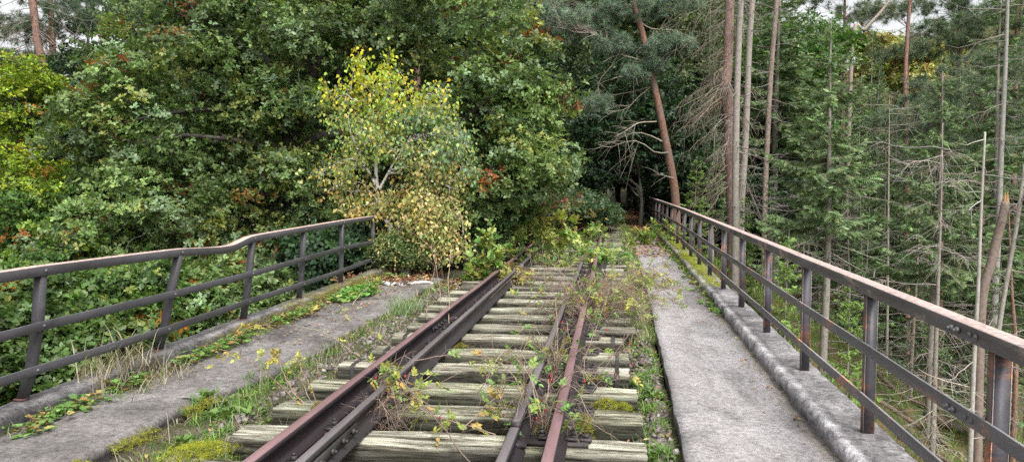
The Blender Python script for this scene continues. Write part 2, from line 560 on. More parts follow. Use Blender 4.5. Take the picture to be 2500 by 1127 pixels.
def build_kerbs():
    # right kerb: rough rounded lip, sloping top
    g = G()
    ys = np.concatenate([np.arange(1.2, 12, .05), np.arange(12, 33.2, .2)])
    ds = np.array([(-.200, -.30), (-.198, -.01), (-.199, .05), (-.200, .10), (-.190, .122), (-.165, .130), (-.115, .130), (-.07, .129), (0, .128), (.06, .13), (.115, .12), (.135, .10), (.14, -.03), (.14, -.6)])
    X = railx(ys)[:, None] + ds[:, 0]; Z = np.broadcast_to(ds[:, 1], X.shape).copy(); Y = np.repeat(ys[:, None], len(ds), 1)
    w = np.array([0, 1, 1.4, 1.4, 1.2, 1, .6, .5, .5, .5, .6, .8, .5, 0])
    X = X + smooth_noise(X.shape, 2.0) * .008 * w + R.normal(0, .0045, X.shape) * w
    Z = Z + smooth_noise(Z.shape, 1.6) * .006 * w + smooth_noise(Z.shape, 14) * .008 * w + R.normal(0, .0018, Z.shape) * w
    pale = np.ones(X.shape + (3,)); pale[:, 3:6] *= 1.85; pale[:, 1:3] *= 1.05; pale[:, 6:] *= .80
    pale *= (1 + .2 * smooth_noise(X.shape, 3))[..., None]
    moss = np.clip((ys - 11.5) / 3, 0, 1)[:, None] * np.array([0, .2, .4, .6, .8, 1, 1, 1, 1, 1, 1, .6, .1, 0]) * np.clip(.7 + .5 * smooth_noise(X.shape, 6), 0, 1)
    c = pale * (1 - moss[..., None]) + moss[..., None] * np.array([.62, .72, .10])
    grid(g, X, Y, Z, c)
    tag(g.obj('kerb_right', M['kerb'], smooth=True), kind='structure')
    # left kerb
    g = G()
    ys = np.concatenate([np.arange(2.0, 12.75, .05)])
    ds = np.array([(.17, -.30), (.168, -.02), (.166, .04), (.16, .09), (.145, .122), (.12, .135), (.07, .14), (0, .138), (-.06, .132), (-.085, .11), (-.09, -.03), (-.09, -.6)])
    X = -3.90 + ds[:, 0] + 0 * ys[:, None]; Z = np.broadcast_to(ds[:, 1], X.shape).copy(); Y = np.repeat(ys[:, None], len(ds), 1)
    w = np.array([0, 1.2, 1.6, 1.6, 1.4, 1, .8, .6, .8, .8, .5, 0])
    X = X + smooth_noise(X.shape, 2.0) * .008 * w + smooth_noise(X.shape, 9) * .01 * w
    Z = Z + smooth_noise(Z.shape, 2) * .006 * w + smooth_noise(Z.shape, 16) * .012 * w + R.normal(0, .0018, Z.shape) * w
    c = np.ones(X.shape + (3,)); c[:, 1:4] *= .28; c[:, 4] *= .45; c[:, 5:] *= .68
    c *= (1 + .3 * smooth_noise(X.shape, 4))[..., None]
    moss = np.clip((ys - 6.6) / 2.5, 0, 1)[:, None] * np.array([.5, .8, .9, .9, .8, .6, .5, .4, .5, .5, .3, 0]) * np.clip(.55 + .8 * smooth_noise(X.shape, 5), 0, 1)
    c = c * (1 - moss[..., None]) + moss[..., None] * np.array([.50, .42, .12])
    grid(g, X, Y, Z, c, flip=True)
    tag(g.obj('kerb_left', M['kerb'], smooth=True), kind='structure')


build_kerbs()


def build_paths():
    # right walkway
    g = G()
    ys = np.concatenate([np.arange(1.2, 10, .06), np.arange(10, 46, .25)])
    u = np.linspace(0, 1, 16)
    xr = railx(ys) - .20; xl = .41 + .07 * np.clip((ys - 4) / 8, 0, 1)
    xl = xl + .006 * smooth_noise(ys.shape, 2) + .006 * smooth_noise(ys.shape, 9)
    X = xl[:, None] + (xr - xl)[:, None] * u; Y = np.repeat(ys[:, None], 16, 1)
    Z = .035 + .006 * smooth_noise(X.shape, 6) - .012 * sstep(.7, 1, u)[None]
    Z[:, 0] -= .008
    X = np.concatenate([xl[:, None] + .02, xl[:, None] - .004 * R.random((len(ys), 1)), X], 1)
    Y = np.concatenate([Y[:, :2], Y], 1); Z = np.concatenate([np.full((len(ys), 1), -.3), Z[:, :1] - .02 - .02 * np.abs(smooth_noise((len(ys), 1), 3)), Z], 1)
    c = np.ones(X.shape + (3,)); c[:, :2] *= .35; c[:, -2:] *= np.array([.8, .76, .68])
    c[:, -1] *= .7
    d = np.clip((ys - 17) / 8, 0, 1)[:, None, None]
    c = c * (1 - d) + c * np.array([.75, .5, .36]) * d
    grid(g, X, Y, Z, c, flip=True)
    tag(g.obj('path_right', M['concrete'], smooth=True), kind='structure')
    # left slabs
    def slab(y0, y1, z, e0, seed, tilt=0.0):
        ys = np.arange(y0, y1, .04); u = np.linspace(0, 1, 22)
        e = np.interp(ys, [3, 4.4, 5.1, 5.6, 6.2, 7.2, 8.5, 12], e0) + .035 * smooth_noise(ys.shape, 8, seed) + .018 * smooth_noise(ys.shape, 2.5, seed + 1)
        X = -3.77 + (e + 3.77)[:, None] * u; Y = np.repeat(ys[:, None], 22, 1)
        # ragged ends
        k = np.zeros(len(ys)); k[-1] = 1; k[-2] = .7
        Y = Y + k[:, None] * (.05 * smooth_noise((22,), 3, seed + 2) - .12 * (np.linspace(-1, 1, 22)) ** 2)[None]
        Z = z + .008 * smooth_noise(X.shape, 7, seed + 3) + tilt * u[None] + R.normal(0, .0012, X.shape)
        Z = Z - .02 * (u[None] > .97)
        X = np.concatenate([X, X[:, -1:] + .004, X[:, -1:] - .03], 1); Y = np.concatenate([Y, Y[:, -2:]], 1)
        Z = np.concatenate([Z, Z[:, -1:] - .04, np.full((len(ys), 1), -.3)], 1)
        c = np.ones(X.shape + (3,)); c[:, -2:] *= .3
        s = (1 + .25 * smooth_noise(X.shape, 10, seed + 5)); c *= s[..., None]
        c[:, :3] *= np.array([.55, .55, .35])
        g2 = G(); grid(g2, X, Y, Z, c)
        # end face
        n = X.shape[1] - 2
        a = np.stack([X[-1, :n], Y[-1, :n], Z[-1, :n]], 1); b = a.copy(); b[:, 2] = -.25
        i = np.arange(n - 1); g2.add(np.concatenate([a, b]), [np.stack([i, i + 1, i + 1 + n, i + n], 1)], (.3, .3, .3))
        return g2
    e = [-2.98, -2.93, -2.93, -2.90, -2.83, -2.76, -2.76, -2.80]
    g = slab(2.0, 5.22, .045, e, 3)
    g2 = slab(5.16, 12.5, .012, e, 9)
    g.V += g2.V; g.F += [f + g.n for f in g2.F]; g.C += g2.C; g.n += g2.n
    tag(g.obj('path_left', M['concrete_old'], smooth=True), kind='structure')
    # broken strip lying lower, beside the near slab
    g = G(); ys = np.arange(2.6, 4.75, .04); u = np.linspace(0, 1, 9)
    e0 = np.full(len(ys), -2.86) + .02 * smooth_noise(ys.shape, 4); e1 = -2.60 - .12 * sstep(3.9, 4.7, ys) + .05 * smooth_noise(ys.shape, 5) + .03 * smooth_noise(ys.shape, 2)
    X = e0[:, None] + (e1 - e0)[:, None] * u; Z = -.075 + .01 * smooth_noise(X.shape, 4) - .03 * u
    X = np.concatenate([X, X[:, -1:] + .01], 1); Z = np.concatenate([Z, Z[:, -1:] - .12], 1); Y = np.repeat(ys[:, None], 10, 1)
    grid(g, X, Y, Z, (1.1, 1.1, 1.1)); tag(g.obj('slab_fragment', M['concrete_old'], smooth=True), 'broken concrete strip lying lower along the left slab edge, mossy crack beside it', 'concrete slab')


build_paths()


def bed_z(x, y):
    """surface of the track bed"""
    z = np.full_like(x, -.17)
    z = z + .11 * sstep(-2.30, -2.55, x) + .10 * sstep(.12, .3, x)
    z = z - .06 * sstep(-2.2, -1.9, x) * sstep(-.2, -.4, x) * sstep(14, 8, y)
    z = z + .10 * sstep(13, 22, y)
    return z + .012 * np.sin(x * 9 + y * 5) + .01 * np.sin(y * 13 - x * 7)


def build_bed():
    g = G(); xs = np.arange(-3.0, .46, .06); ys = np.concatenate([np.arange(1.5, 12.5, .06), np.arange(12.5, 50, .3)])
    X, Y = np.meshgrid(xs, ys, indexing='ij'); Z = bed_z(X, Y) + R.normal(0, .006, X.shape)
    grid(g, X, Y, Z); tag(g.obj('track_bed', M['soil'], smooth=True), kind='structure')
    # earth shoulder left of the track beyond the bridge
    g = G(); xs = np.arange(-9, -2.55, .15); ys = np.concatenate([np.arange(12.3, 20, .12), np.arange(20, 50, .6)])
    X, Y = np.meshgrid(xs, ys, indexing='ij'); Z = -.10 + .05 * np.sin(X * 3 + Y) - .05 * np.maximum(0, -4.5 - X) + R.normal(0, .01, X.shape)
    grid(g, X, Y, Z); tag(g.obj('earth_bank', M['soil'], smooth=True), kind='structure')


build_bed()


# ------------------------------------------------------------------ sleepers
def sleeper_mesh(L, seed, crack=None):
    g = np.random.default_rng(seed); nx = 70
    w = .262 + g.uniform(-.02, .01); h = .17
    nt_ = 26
    yt = np.linspace(-w / 2, w / 2, nt_)
    edge = 1 - np.abs(yt / (w / 2)) ** 10
    top = -.018 * (1 - edge)
    sec = [(-w / 2, -h), (-w / 2 - .002, -h * .6), (-w / 2, -h * .3)] + list(zip(yt, top)) + [(w / 2, -h * .3), (w / 2 + .002, -h * .6), (w / 2, -h)]
    sec = np.array(sec); ns = len(sec)
    xs = np.linspace(-L / 2, L / 2, nx)
    Y = np.repeat(sec[None, :, 0], nx, 0); Z = np.repeat(sec[None, :, 1], nx, 0); X = np.repeat(xs[:, None], ns, 1)
    depth = np.zeros(ns); m = slice(3, 3 + nt_)
    gr = g.uniform(0, 1, nt_) ** 2 * .010
    for k in range(4): gr[g.integers(2, nt_ - 2)] += g.uniform(.012, .03)
    vary = np.clip(.6 + .8 * smooth_noise((nx, nt_), 7, seed + 50), 0, 1.4)
    Z[:, m] -= gr[None] * vary
    Z[:, m] += .008 * smooth_noise((nx, nt_), 12, seed + 7)
    # rotted hollows, worn arrises
    Z[:, 3:8] -= .016 * np.clip(smooth_noise((nx, 5), 9, seed + 2), 0, 1)
    Z[:, nt_ - 3:nt_ + 3] -= .02 * np.clip(smooth_noise((nx, 6), 8, seed + 3), 0, 1)
    for j in (1, 2, 3 + nt_, 4 + nt_): Y[:, j] += .006 * smooth_noise((nx,), 6, seed + j) * 1.0
    for e, s in ((0, -1), (nx - 1, 1)): X[e] += s * g.uniform(0, .015, ns)
    X[1] = X[0] + .01; X[-2] = X[-1] - .01
    Z[0, m] -= .004; Z[-1, m] -= .004
    if crack is not None:
        k = int((crack + L / 2) / L * nx); Z[k, m] -= .03
    c = np.ones((nx, ns, 3)); c[:, :2] *= .16; c[:, -2:] *= .16; c[:, 2] *= .28; c[:, -3] *= .28; c[:, 3] *= .5; c[:, -4] *= .5; c[:, 4] *= .8  # sides and lower edges darkened, painting in the shade between sleepers
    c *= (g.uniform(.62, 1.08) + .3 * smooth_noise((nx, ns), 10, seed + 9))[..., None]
    a = G(); grid(a, X, Y, Z, c)
    a.add(np.stack([X[0], Y[0], Z[0]], 1), [np.arange(ns)[None]], (.6, .55, .5))
    a.add(np.stack([X[-1], Y[-1], Z[-1]], 1), [np.arange(ns)[None, ::-1]], (.6, .55, .5))
    return a


RX = (-1.835, -.327); GX = (-1.575, -.565)


def fast_parts(parent, cx, full=True):
    made = []
    for j, rx in enumerate(RX):
        g = G(); g.box((rx - cx, 0, .010), (.37, .15, .018))
        pl = g.obj('base_plate', M['bolt'], parent)
        for s in (-1, 1):
            g = G(); x = rx - cx + s * .098
            g.box((x - s * .02, 0, .034), (.07, .075, .016)); g.box((x + s * .012, 0, .028), (.014, .07, .03))
            g.prism((x, 0, .042), .025, .012, 12); g.prism((x, 0, .054), .021, .026, 6, ph=R.uniform(0, 1)); g.prism((x, 0, .080), .011, .016, 8)
            g.obj('bolt', M['bolt'], pl)
        s = (1 if j else -1)
        g = G(); x = rx - cx + s * .17
        g.box((x, .02, .026), (.07, .085, .014)); g.prism((x, .02, .033), .021, .022, 4, ph=.4 + R.uniform(-.3, .3))
        g.obj('screw', M['bolt'], pl)


NSL = 46
ordn = ['', 'first', 'second', 'third', 'fourth', 'fifth', 'sixth', 'seventh', 'eighth', 'ninth', 'tenth', 'eleventh', 'twelfth', 'thirteenth', 'fourteenth', 'fifteenth', 'sixteenth', 'seventeenth', 'eighteenth']
left_end = {0: -2.37, 1: -2.37, 2: -2.37, 3: -2.37, 4: -2.26, 5: -2.25, 6: -2.24, 7: -2.30}
dz = {0: 0, 1: .0, 2: -.02, 3: .02, 4: -.02, 5: .02, 6: -.03}
proto_sl = []
for i in range(-1, NSL):
    y = 4.63 + .633 * i + dz.get(i, random.uniform(-.03, .03))
    strap = i in (3, 4, 5)
    xl = left_end.get(i, -2.36 + random.uniform(-.03, .08)); xr = .20 - (.09 if strap else 0) + random.uniform(-.04, .03)
    cx = (xl + xr) / 2; L = xr - xl
    o = empty('railway_sleeper', (cx, y, random.uniform(-.008, .006)), random.uniform(-.008, .008))
    if i < 16:
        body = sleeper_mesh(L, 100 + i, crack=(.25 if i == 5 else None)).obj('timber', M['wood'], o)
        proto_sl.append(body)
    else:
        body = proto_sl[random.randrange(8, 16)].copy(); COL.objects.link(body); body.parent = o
    if i < 18: fast_parts(o, cx)
    if strap:
        for s in (-1, 1):
            xx = s * (L / 2 - .11); g = G()
            pr = np.array([(-.137, -.17), (-.137, -.02), (-.128, 0), (-.10, .008), (.10, .008), (.128, 0), (.137, -.02), (.137, -.17)])
            P = np.array([[xx, a, b] for a, b in pr]); P2 = P + [.035, 0, 0]; n = len(pr); k = np.arange(n - 1)
            P3 = P * [1, .96, 1] - [0, 0, .004]; P4 = P2 * [1, .96, 1] - [0, 0, .004]
            g.add(np.concatenate([P, P2]), [np.stack([k, k + 1, k + 1 + n, k + n], 1)])
            g.add(np.concatenate([P, P3]), [np.stack([k, k + n, k + 1 + n, k + 1], 1)]); g.add(np.concatenate([P2, P4]), [np.stack([k, k + 1, k + 1 + n, k + n], 1)])
            g.obj('iron_strap', M['bolt'], o)
    GR = 'timber sleepers under the disused track'
    if i == -1: lb = 'weathered sleeper cut off by the bottom edge of the photo'
    elif i < 17:
        ex = ' with iron straps near its ends' if strap else (' with a dark crack across it' if False else '')
        if i == 5: ex = ' with iron straps and central split'
        lb = 'grey timber sleeper%s, %s from the photo bottom' % (ex, ordn[i + 1])
    elif i < 27: lb = 'mossy half-hidden sleeper farther along the track between rose stems and weeds'
    else: lb = 'distant sleeper almost buried in litter towards the dark end of the track'
    tag(o, lb, 'sleeper', GR)


# ------------------------------------------------------------------ rails
def rail_profile(hw=.034):
    r = [(-.0625, 0), (.0625, 0), (.0625, .010), (.018, .026), (.008, .042), (.008, .104), (.018, .113), (hw, .120), (hw, .142), (hw - .007, .150), (-hw + .007, .150), (-hw, .142), (-hw, .120), (-.018, .113), (-.008, .104), (-.008, .042), (-.018, .026), (-.0625, .010)]
    return np.array(r)


def build_rail(x, y0, y1, mat, label, hw=.034, bend=None, dx=0.0, z0=.02):
    o = empty('rail', (x, y0, z0), 0, label, 'rail', 'steel rails of the overgrown track')
    pr = rail_profile(hw); n = len(pr); ys = np.concatenate([np.arange(y0, min(y1, 12), .1), np.arange(min(y1, 12), y1, .5), [y1]])
    off = np.zeros(len(ys)) if bend is None else np.interp(ys, *bend)
    off = off + .004 * smooth_noise(ys.shape, 14)
    V = np.stack([np.stack([pr[:, 0] + off[k], np.full(n, ys[k] - y0), pr[:, 1]], 1) for k in range(len(ys))])
    idx = np.arange(len(ys) * n).reshape(len(ys), n); a0 = idx[:-1]; a1 = idx[1:]
    g = G(); g.add(V, [np.stack([a0, np.roll(a0, -1, 1), np.roll(a1, -1, 1), a1], -1).reshape(-1, 4)[:, ::-1], idx[:1], idx[-1:, ::-1]])
    g.obj('rail_bar', mat, o)
    return o


def fishplate(o, y, x, L=.55, bolts=4):
    for s in (-1, 1):
        g = G(); g.box((s * .020, y, .075), (.016, L, .062)); f = g.obj('fishplate', M['bolt'], o)
        for k in range(bolts):
            g = G(); yy = y + (k - (bolts - 1) / 2) * L / bolts; xx = s * .028
            g.prism((xx if s > 0 else xx - .02, yy, .075), .019, .02, 6, axis=0); g.prism((xx + (.02 if s > 0 else -.036), yy, .075), .010, .016, 8, axis=0)
            g.obj('bolt', M['bolt'], f)


r = build_rail(RX[0], 1.5, 24, M['rail'], 'left outer running rail with dull purplish-brown head', .036, ([0, 7.3, 7.8, 8.3, 24], [0, 0, .012, 0, 0]))
fishplate(r, 6.4, 0)
r = build_rail(RX[1], 1.5, 30, M['rail'], 'right outer running rail with dull purplish-brown head', .036)
r = build_rail(GX[0], 1.5, 21, M['guard'], 'dark grey guard rail just inside the left running rail', .031)
fishplate(r, 2.65, 0, .7)
r = build_rail(GX[1], 1.5, 4.42, M['guard'], 'short near piece of right guard rail, ending at a gap by the photo bottom', .031, z0=.012)
r = build_rail(GX[1], 4.46, 14, M['guard'], 'long dark grey guard rail inside the right running rail, partly under rose twigs', .031)


# ------------------------------------------------------------------ railings
def bar(g, P, hw, hh, side, col=(1, 1, 1), up=(0, 0, 1)):
    """rectangular bar swept along P; side = unit vectors across"""
    P = np.asarray(P, float); n = len(P); S = np.broadcast_to(np.asarray(side, float), P.shape); U = np.broadcast_to(np.asarray(up, float), P.shape)
    b = min(hw, hh) * .10
    cs = [(-hw + b, -hh), (hw - b, -hh), (hw, -hh + b), (hw, hh - b), (hw - b, hh), (-hw + b, hh), (-hw, hh - b), (-hw, -hh + b)]
    V = np.stack([P + S * a + U * c for a, c in cs], 1)
    cc = np.ones((n, 8, 3)) * np.asarray(col, float); cc[:, 4:6] *= 2.0; cc[:, :2] *= .7; col = cc.reshape(-1, 3)  # painted light: upper edge brightened as if catching the sky, underside darkened
    m = 8; idx = np.arange(n * m).reshape(n, m); a0 = idx[:-1]; a1 = idx[1:]
    g.add(V, [np.stack([a0, np.roll(a0, -1, 1), np.roll(a1, -1, 1), a1], -1).reshape(-1, 4), idx[:1, ::-1], idx[-1:]], col)


def dome(g, p, r, ax):
    a = np.arange(8) * math.pi / 4; V = []
    for rr, d in ((r, 0), (r * .8, r * .45), (r * .35, r * .7)):
        for t in a: V.append([d * ax, rr * math.cos(t), rr * math.sin(t)])
    i = np.arange(8); q = np.concatenate([np.stack([i + k * 8, (i + 1) % 8 + k * 8, (i + 1) % 8 + (k + 1) * 8, i + (k + 1) * 8], 1) for k in (0, 1)])
    g.add(np.array(V) + p, [q, (i + 16)[None]])


def build_right_railing():
    o = empty('railing', (1.47, 4, .13), 0, 'long straight rusty steel railing on the kerb beside the right walkway', 'railing', None)
    org = np.array([1.47, 4, .13])
    ys = [4.67 + 1.52 * k for k in range(-2, 19)]
    hts = (.21, .505, .845)
    yy = np.concatenate([np.arange(1.2, 14, .35), np.arange(14, 32.3, 1.0), [32.5]]); xx = railx(yy)
    # handrail: wide flat cap with deep front face
    g = G(); wob = .004 * smooth_noise(yy.shape, 5)
    P = np.stack([xx + wob, yy, np.full(len(yy), .13 + .842)], 1) - org
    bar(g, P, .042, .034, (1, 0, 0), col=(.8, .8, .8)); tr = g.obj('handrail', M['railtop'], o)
    for h, nm in ((.21, 'lower_rail'), (.505, 'middle_rail')):
        g = G(); P = np.stack([xx - .044 + wob, yy, np.full(len(yy), .13 + h)], 1) - org
        P[:, 2] += .003 * smooth_noise(yy.shape, 3)
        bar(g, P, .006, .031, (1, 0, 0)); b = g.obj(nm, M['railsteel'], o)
    for k, y in enumerate(ys):
        x = float(railx(y)); g = G()
        c = np.array([x + .008, y, .13]) - org
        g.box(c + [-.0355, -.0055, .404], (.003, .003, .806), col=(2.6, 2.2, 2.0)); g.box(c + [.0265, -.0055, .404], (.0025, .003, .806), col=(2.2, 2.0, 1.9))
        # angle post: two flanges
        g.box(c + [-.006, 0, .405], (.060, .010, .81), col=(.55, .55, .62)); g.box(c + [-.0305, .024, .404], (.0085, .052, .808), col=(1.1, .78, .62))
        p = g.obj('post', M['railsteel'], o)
        if k < 10:
            for h in hts:
                g = G(); px = c[0] - (.050 if h < .8 else .042)
                dome(g, np.array([px, c[1] + .034, h]), .011, -1)
                g.obj('rivet', M['rivet'], p)
    # joint: bolts and a splice gap near the second post
    y = 3.37
    for h in (.842, .505):
        x0 = -.0445 if h > .8 else -.0505
        for s in (-.105, -.05, .05, .105):
            g = G()
            if s > 0: g.prism((x0 - .016, y - 4 + s, h), .014, .016, 6, axis=0); g.prism((x0 - .026, y - 4 + s, h), .007, .012, 8, axis=0)
            else: dome(g, np.array([x0 - .001, y - 4 + s, h]), .013, -1)
            g.obj('bolt', M['rivet'], o)
    return o


build_right_railing()
# end pillar of the right railing
g = G(); g.box((0, 0, .55), (.34, .4, 1.3)); g.box((0, 0, 1.24), (.42, .48, .08)); g.box((0, 0, 1.30), (.3, .36, .05))
pil = g.obj('pillar', M['kerb']); pil.location = (1.25, 33.0, -.2); tag(pil, 'dark concrete pillar ending the right railing at the wood', 'pillar')


def build_left_railing():
    bases = [(-330, 1120), (45, 978), (380, 857), (590, 782), (726, 730), (829, 692), (912, 655)]
    tops = [(-300, 722), (90, 661), (430, 616), (611, 582), (738, 560), (832, 543), (907, 532)]
    mids = [(-310, 898), (83, 796), (410, 718), (604, 668), (735, 632), (831, 605), (909, 590)]
    lows = [(-320, 1030), (67, 905), (395, 804), (596, 736), (731, 693), (830, 660), (911, 630)]
    B = np.array([on(*b, .135) for b in bases]); B[:, 0] = np.clip(B[:, 0], -3.96, -3.86)
    org = np.array([-3.9, 4, .135])
    o = empty('railing', org, 0, 'bent dark steel railing on the mossy kerb beside the left slabs', 'railing', None)
    T = np.array([at(*t, b[1]) for t, b in zip(tops, B)]); Mm = np.array([at(*t, b[1]) for t, b in zip(mids, B)]); Lo = np.array([at(*t, b[1]) for t, b in zip(lows, B)])
    # handrail with its sag between the second and third posts
    pts = [T[0], T[1], T[2]]
    for (px, py, f) in ((470, 614, .22), (530, 611, .52), (563, 606, .72), (590, 592, .88)):
        pts.append(at(px, py, T[2][1] + (T[3][1] - T[2][1]) * f))
    pts += [T[3], T[4], T[5], T[6], at(944, 525, B[6][1] + .75)]
    P = [];
    for a, b in zip(pts[:-1], pts[1:]):
        P += [a + (b - a) * t for t in (0, .33, .66)]
    P.append(pts[-1]); P = np.array(P)
    P[4:-4] = (P[3:-5] + 2 * P[4:-4] + P[5:-3]) / 4
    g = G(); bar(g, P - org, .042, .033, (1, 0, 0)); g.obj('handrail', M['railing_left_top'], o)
    for Q, nm, e in ((Lo, 'lower_rail', (930, 622)), (Mm, 'middle_rail', (936, 583))):
        Q = np.concatenate([Q, [at(*e, B[6][1] + .35)]])
        P = np.concatenate([a + (b - a) * np.linspace(0, 1, 4)[:, None] for a, b in zip(Q[:-1], Q[1:])])
        P = P[np.concatenate([[True], np.linalg.norm(np.diff(P, axis=0), axis=1) > 1e-4])]
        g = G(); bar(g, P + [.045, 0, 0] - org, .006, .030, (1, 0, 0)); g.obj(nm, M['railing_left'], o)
    for b, t, m, l in zip(B, T, Mm, Lo):
        g = G(); t2 = t - [0, 0, .03]
        P = np.stack([b, l, m, t2]) - org
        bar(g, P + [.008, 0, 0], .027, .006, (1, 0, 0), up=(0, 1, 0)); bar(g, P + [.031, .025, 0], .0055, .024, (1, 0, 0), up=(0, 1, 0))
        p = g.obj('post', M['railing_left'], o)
        g = G(); q = b - org; g.box(q + [.01, .015, .008], (.066, .066, .016), col=(2.0, .9, .7)); g.obj('post_foot', M['railing_left'], p)
        for q, ex in ((l, .051), (m, .051), (t, .043)):
            g = G(); dome(g, q - org + [ex, .03, 0], .012, 1); g.obj('rivet', M['rivet'], p)


build_left_railing()
# ------------------------------------------------------------------ plants
def rdir(n, zbias=0.0, zs=1.0):
    v = R.normal(size=(n, 3)); v[:, 2] = v[:, 2] * zs + zbias
    return norm(v)


def connect(starts, tans, ends, K=6, wob=.06, sag=0.0):
    """curved limbs from starts (leaving along tans) to ends"""
    t = np.linspace(0, 1, K)[None, :, None]
    L = np.linalg.norm(ends - starts, axis=1)[:, None, None]
    c = starts[:, None] + tans[:, None] * L * .45
    P = (1 - t) ** 2 * starts[:, None] + 2 * t * (1 - t) * c + t ** 2 * ends[:, None]
    n = R.normal(0, 1, P.shape) * wob * L * np.sin(t * math.pi)
    P = P + n
    P[..., 2] -= (sag * L * t * t)[..., 0]
    return P


def attach(nodes, tang, targets, up=.5):
    out_s = np.zeros_like(targets); out_t = np.zeros_like(targets); pick = np.zeros(len(targets), int)
    for a in range(0, len(targets), 400):
        T = targets[a:a + 400]
        D = T[:, None] - nodes[None]; d = np.linalg.norm(D, axis=2) + 1e-6
        cos = (D * tang[None]).sum(2) / d
        cost = d * (1 + up * (1 - cos))
        i = cost.argmin(1); out_s[a:a + 400] = nodes[i]; pick[a:a + 400] = i
        dd = D[np.arange(len(T)), i] / d[np.arange(len(T)), i][:, None]
        out_t[a:a + 400] = norm(tang[i] * .8 + dd * .6)
    return out_s, out_t, pick


def env_sample(env, n, shell=.33, shrink=1.0):
    """env: list of (centre, radii, weight)"""
    w = np.array([e[2] for e in env], float); k = R.choice(len(env), n, p=w / w.sum())
    c = np.array([e[0] for e in env], float)[k]; r = np.array([e[1] for e in env], float)[k]
    u = R.random(n) ** shell
    return c + rdir(n) * u[:, None] * r * shrink


def polytan(P):
    return norm(np.gradient(P, axis=1))


def broadleaf(trunks, env, K=(10, 80, 700), r=(.09, .03, .007), ros=(10, 5), leaf=.10, tpl=None, colf=None, seed=1, bark='bark', bcol=(.10, .085, .07), name='tree',
              label=None, cat='tree', group=None, loc=(0, 0, 0), spread=.13, flat=.5, droop=.0, sides=(8, 5, 3), low=.2, shell=.33, start=.3, lmat='leaf', hang=0.0, crown='crown'):
    global R
    keep = R; R = np.random.default_rng(seed)
    o = empty(name, loc, 0, label, cat, group)
    gb = G(); nodes = []; tans = []
    for P, r0, r1 in trunks:
        P = np.asarray(P, float)[None]; K0 = P.shape[1]
        rr = np.linspace(r0, r1, K0)[None]; rr[0, 0] *= 1.35
        gb.tubes(P, rr, sides[0], bcol)
        nodes.append(P[0, int(K0 * start):]); tans.append(polytan(P)[0, int(K0 * start):])
    nodes = np.concatenate(nodes); tans = np.concatenate(tans)
    for lv in range(3):
        T = env_sample(env, K[lv], shell, (.62, .88, 1.0)[lv])
        s, t, _ = attach(nodes, tans, T, (.9, .6, .35)[lv])
        P = connect(s, t, T, (9, 7, 5)[lv], (.05, .07, .06)[lv], (0, 0, droop)[lv])
        L = np.linalg.norm(T - s, axis=1)
        ra = r[lv] * np.clip(L / np.median(L), .5, 1.4)
        rr = ra[:, None] * np.linspace(1, .35, P.shape[1])[None]
        gb.tubes(P, rr, sides[min(lv, 2)] if lv else sides[1], bcol)
        if lv == 2: break
        nn = P[:, 1:].reshape(-1, 3); nt_ = polytan(P)[:, 1:].reshape(-1, 3)
        if lv == 0: nodes = np.concatenate([nodes, nn]); tans = np.concatenate([tans, nt_])
        else: nodes, tans = np.concatenate([nodes[::3], nn]), np.concatenate([tans[::3], nt_])
    gb.obj('trunk', M[bark], o, True)
    # leaf clusters along the twigs
    nt3 = len(P); m, q = ros
    tt = R.uniform(.25, 1.0, (nt3, m)); tt[:, 0] = 1
    x = tt * (P.shape[1] - 1); i = np.minimum(x.astype(int), P.shape[1] - 2); f = (x - i)[..., None]
    k = np.arange(nt3)[:, None]
    C = P[k, i] * (1 - f) + P[k, i + 1] * f
    TD = polytan(P)[k, i]
    off = R.normal(0, spread, C.shape); off[..., 2] *= flat; off *= np.where(tt == 1, .2, 1)[..., None]
    C = C + off; C[..., 2] -= droop * .2 * np.abs(off[..., 0])
    tcol = colf(T, nt3)                           # base colour per twig
    rcol = np.repeat(tcol, m, 0) * np.exp(R.normal(0, .16, (nt3 * m, 1)))
    C = C.reshape(-1, 3); TD = TD.reshape(-1, 3); nR = len(C)
    # rosette of q leaves
    up = norm(TD * .6 + rdir(nR) * .6 + np.array([0, 0, .55]))
    a = R.uniform(0, 2 * math.pi, nR)[:, None] + np.arange(q) * (2 * math.pi / q) + R.normal(0, .3, (nR, q))
    A = norm(np.cross(up, rdir(nR))); B = np.cross(up, A)
    D = A[:, None] * np.cos(a)[..., None] + B[:, None] * np.sin(a)[..., None] + up[:, None] * R.uniform(-.1, .7, (nR, q, 1))
    D[..., 2] -= hang
    nrm = norm(up[:, None] + R.normal(0, .35, D.shape)) if hang < 1 else norm(rdir(nR * q).reshape(D.shape) * [1, 1, .3])
    pos = np.repeat(C, q, 0) + (D * leaf * .12).reshape(-1, 3) + (R.normal(0, .03, (nR * q, 3)) if hang else 0)
    col = np.repeat(rcol, q, 0) * np.exp(R.normal(0, .14, (nR * q, 1))) * np.exp(R.normal(0, .06, (nR * q, 3)))
    sc = leaf * R.uniform(.65, 1.2, nR * q)
    g = G(); g.inst(tpl or LEAF, pos, D.reshape(-1, 3), nrm.reshape(-1, 3), sc, np.clip(col, .003, .9))
    g.obj(crown, M[lmat], o)
    R = keep
    return o


def palette(cols, w, cl=.0, clcol=None):
    cols = np.array(cols, float); w = np.array(w, float) / sum(w)
    def f(T, n):
        # neighbouring twigs share a tone
        ph = np.sin(T[:, 0] * 1.9 + 1.3 * np.sin(T[:, 2] * 1.4)) + np.sin(T[:, 2] * 2.3 + T[:, 1] * 1.1)
        k = R.choice(len(cols), n, p=w); c = cols[k] * np.exp(.16 * ph)[:, None]
        if cl:
            m = R.random(n) < cl; c[m] = np.array(clcol)[R.integers(0, len(clcol), m.sum())]
        return c
    return f


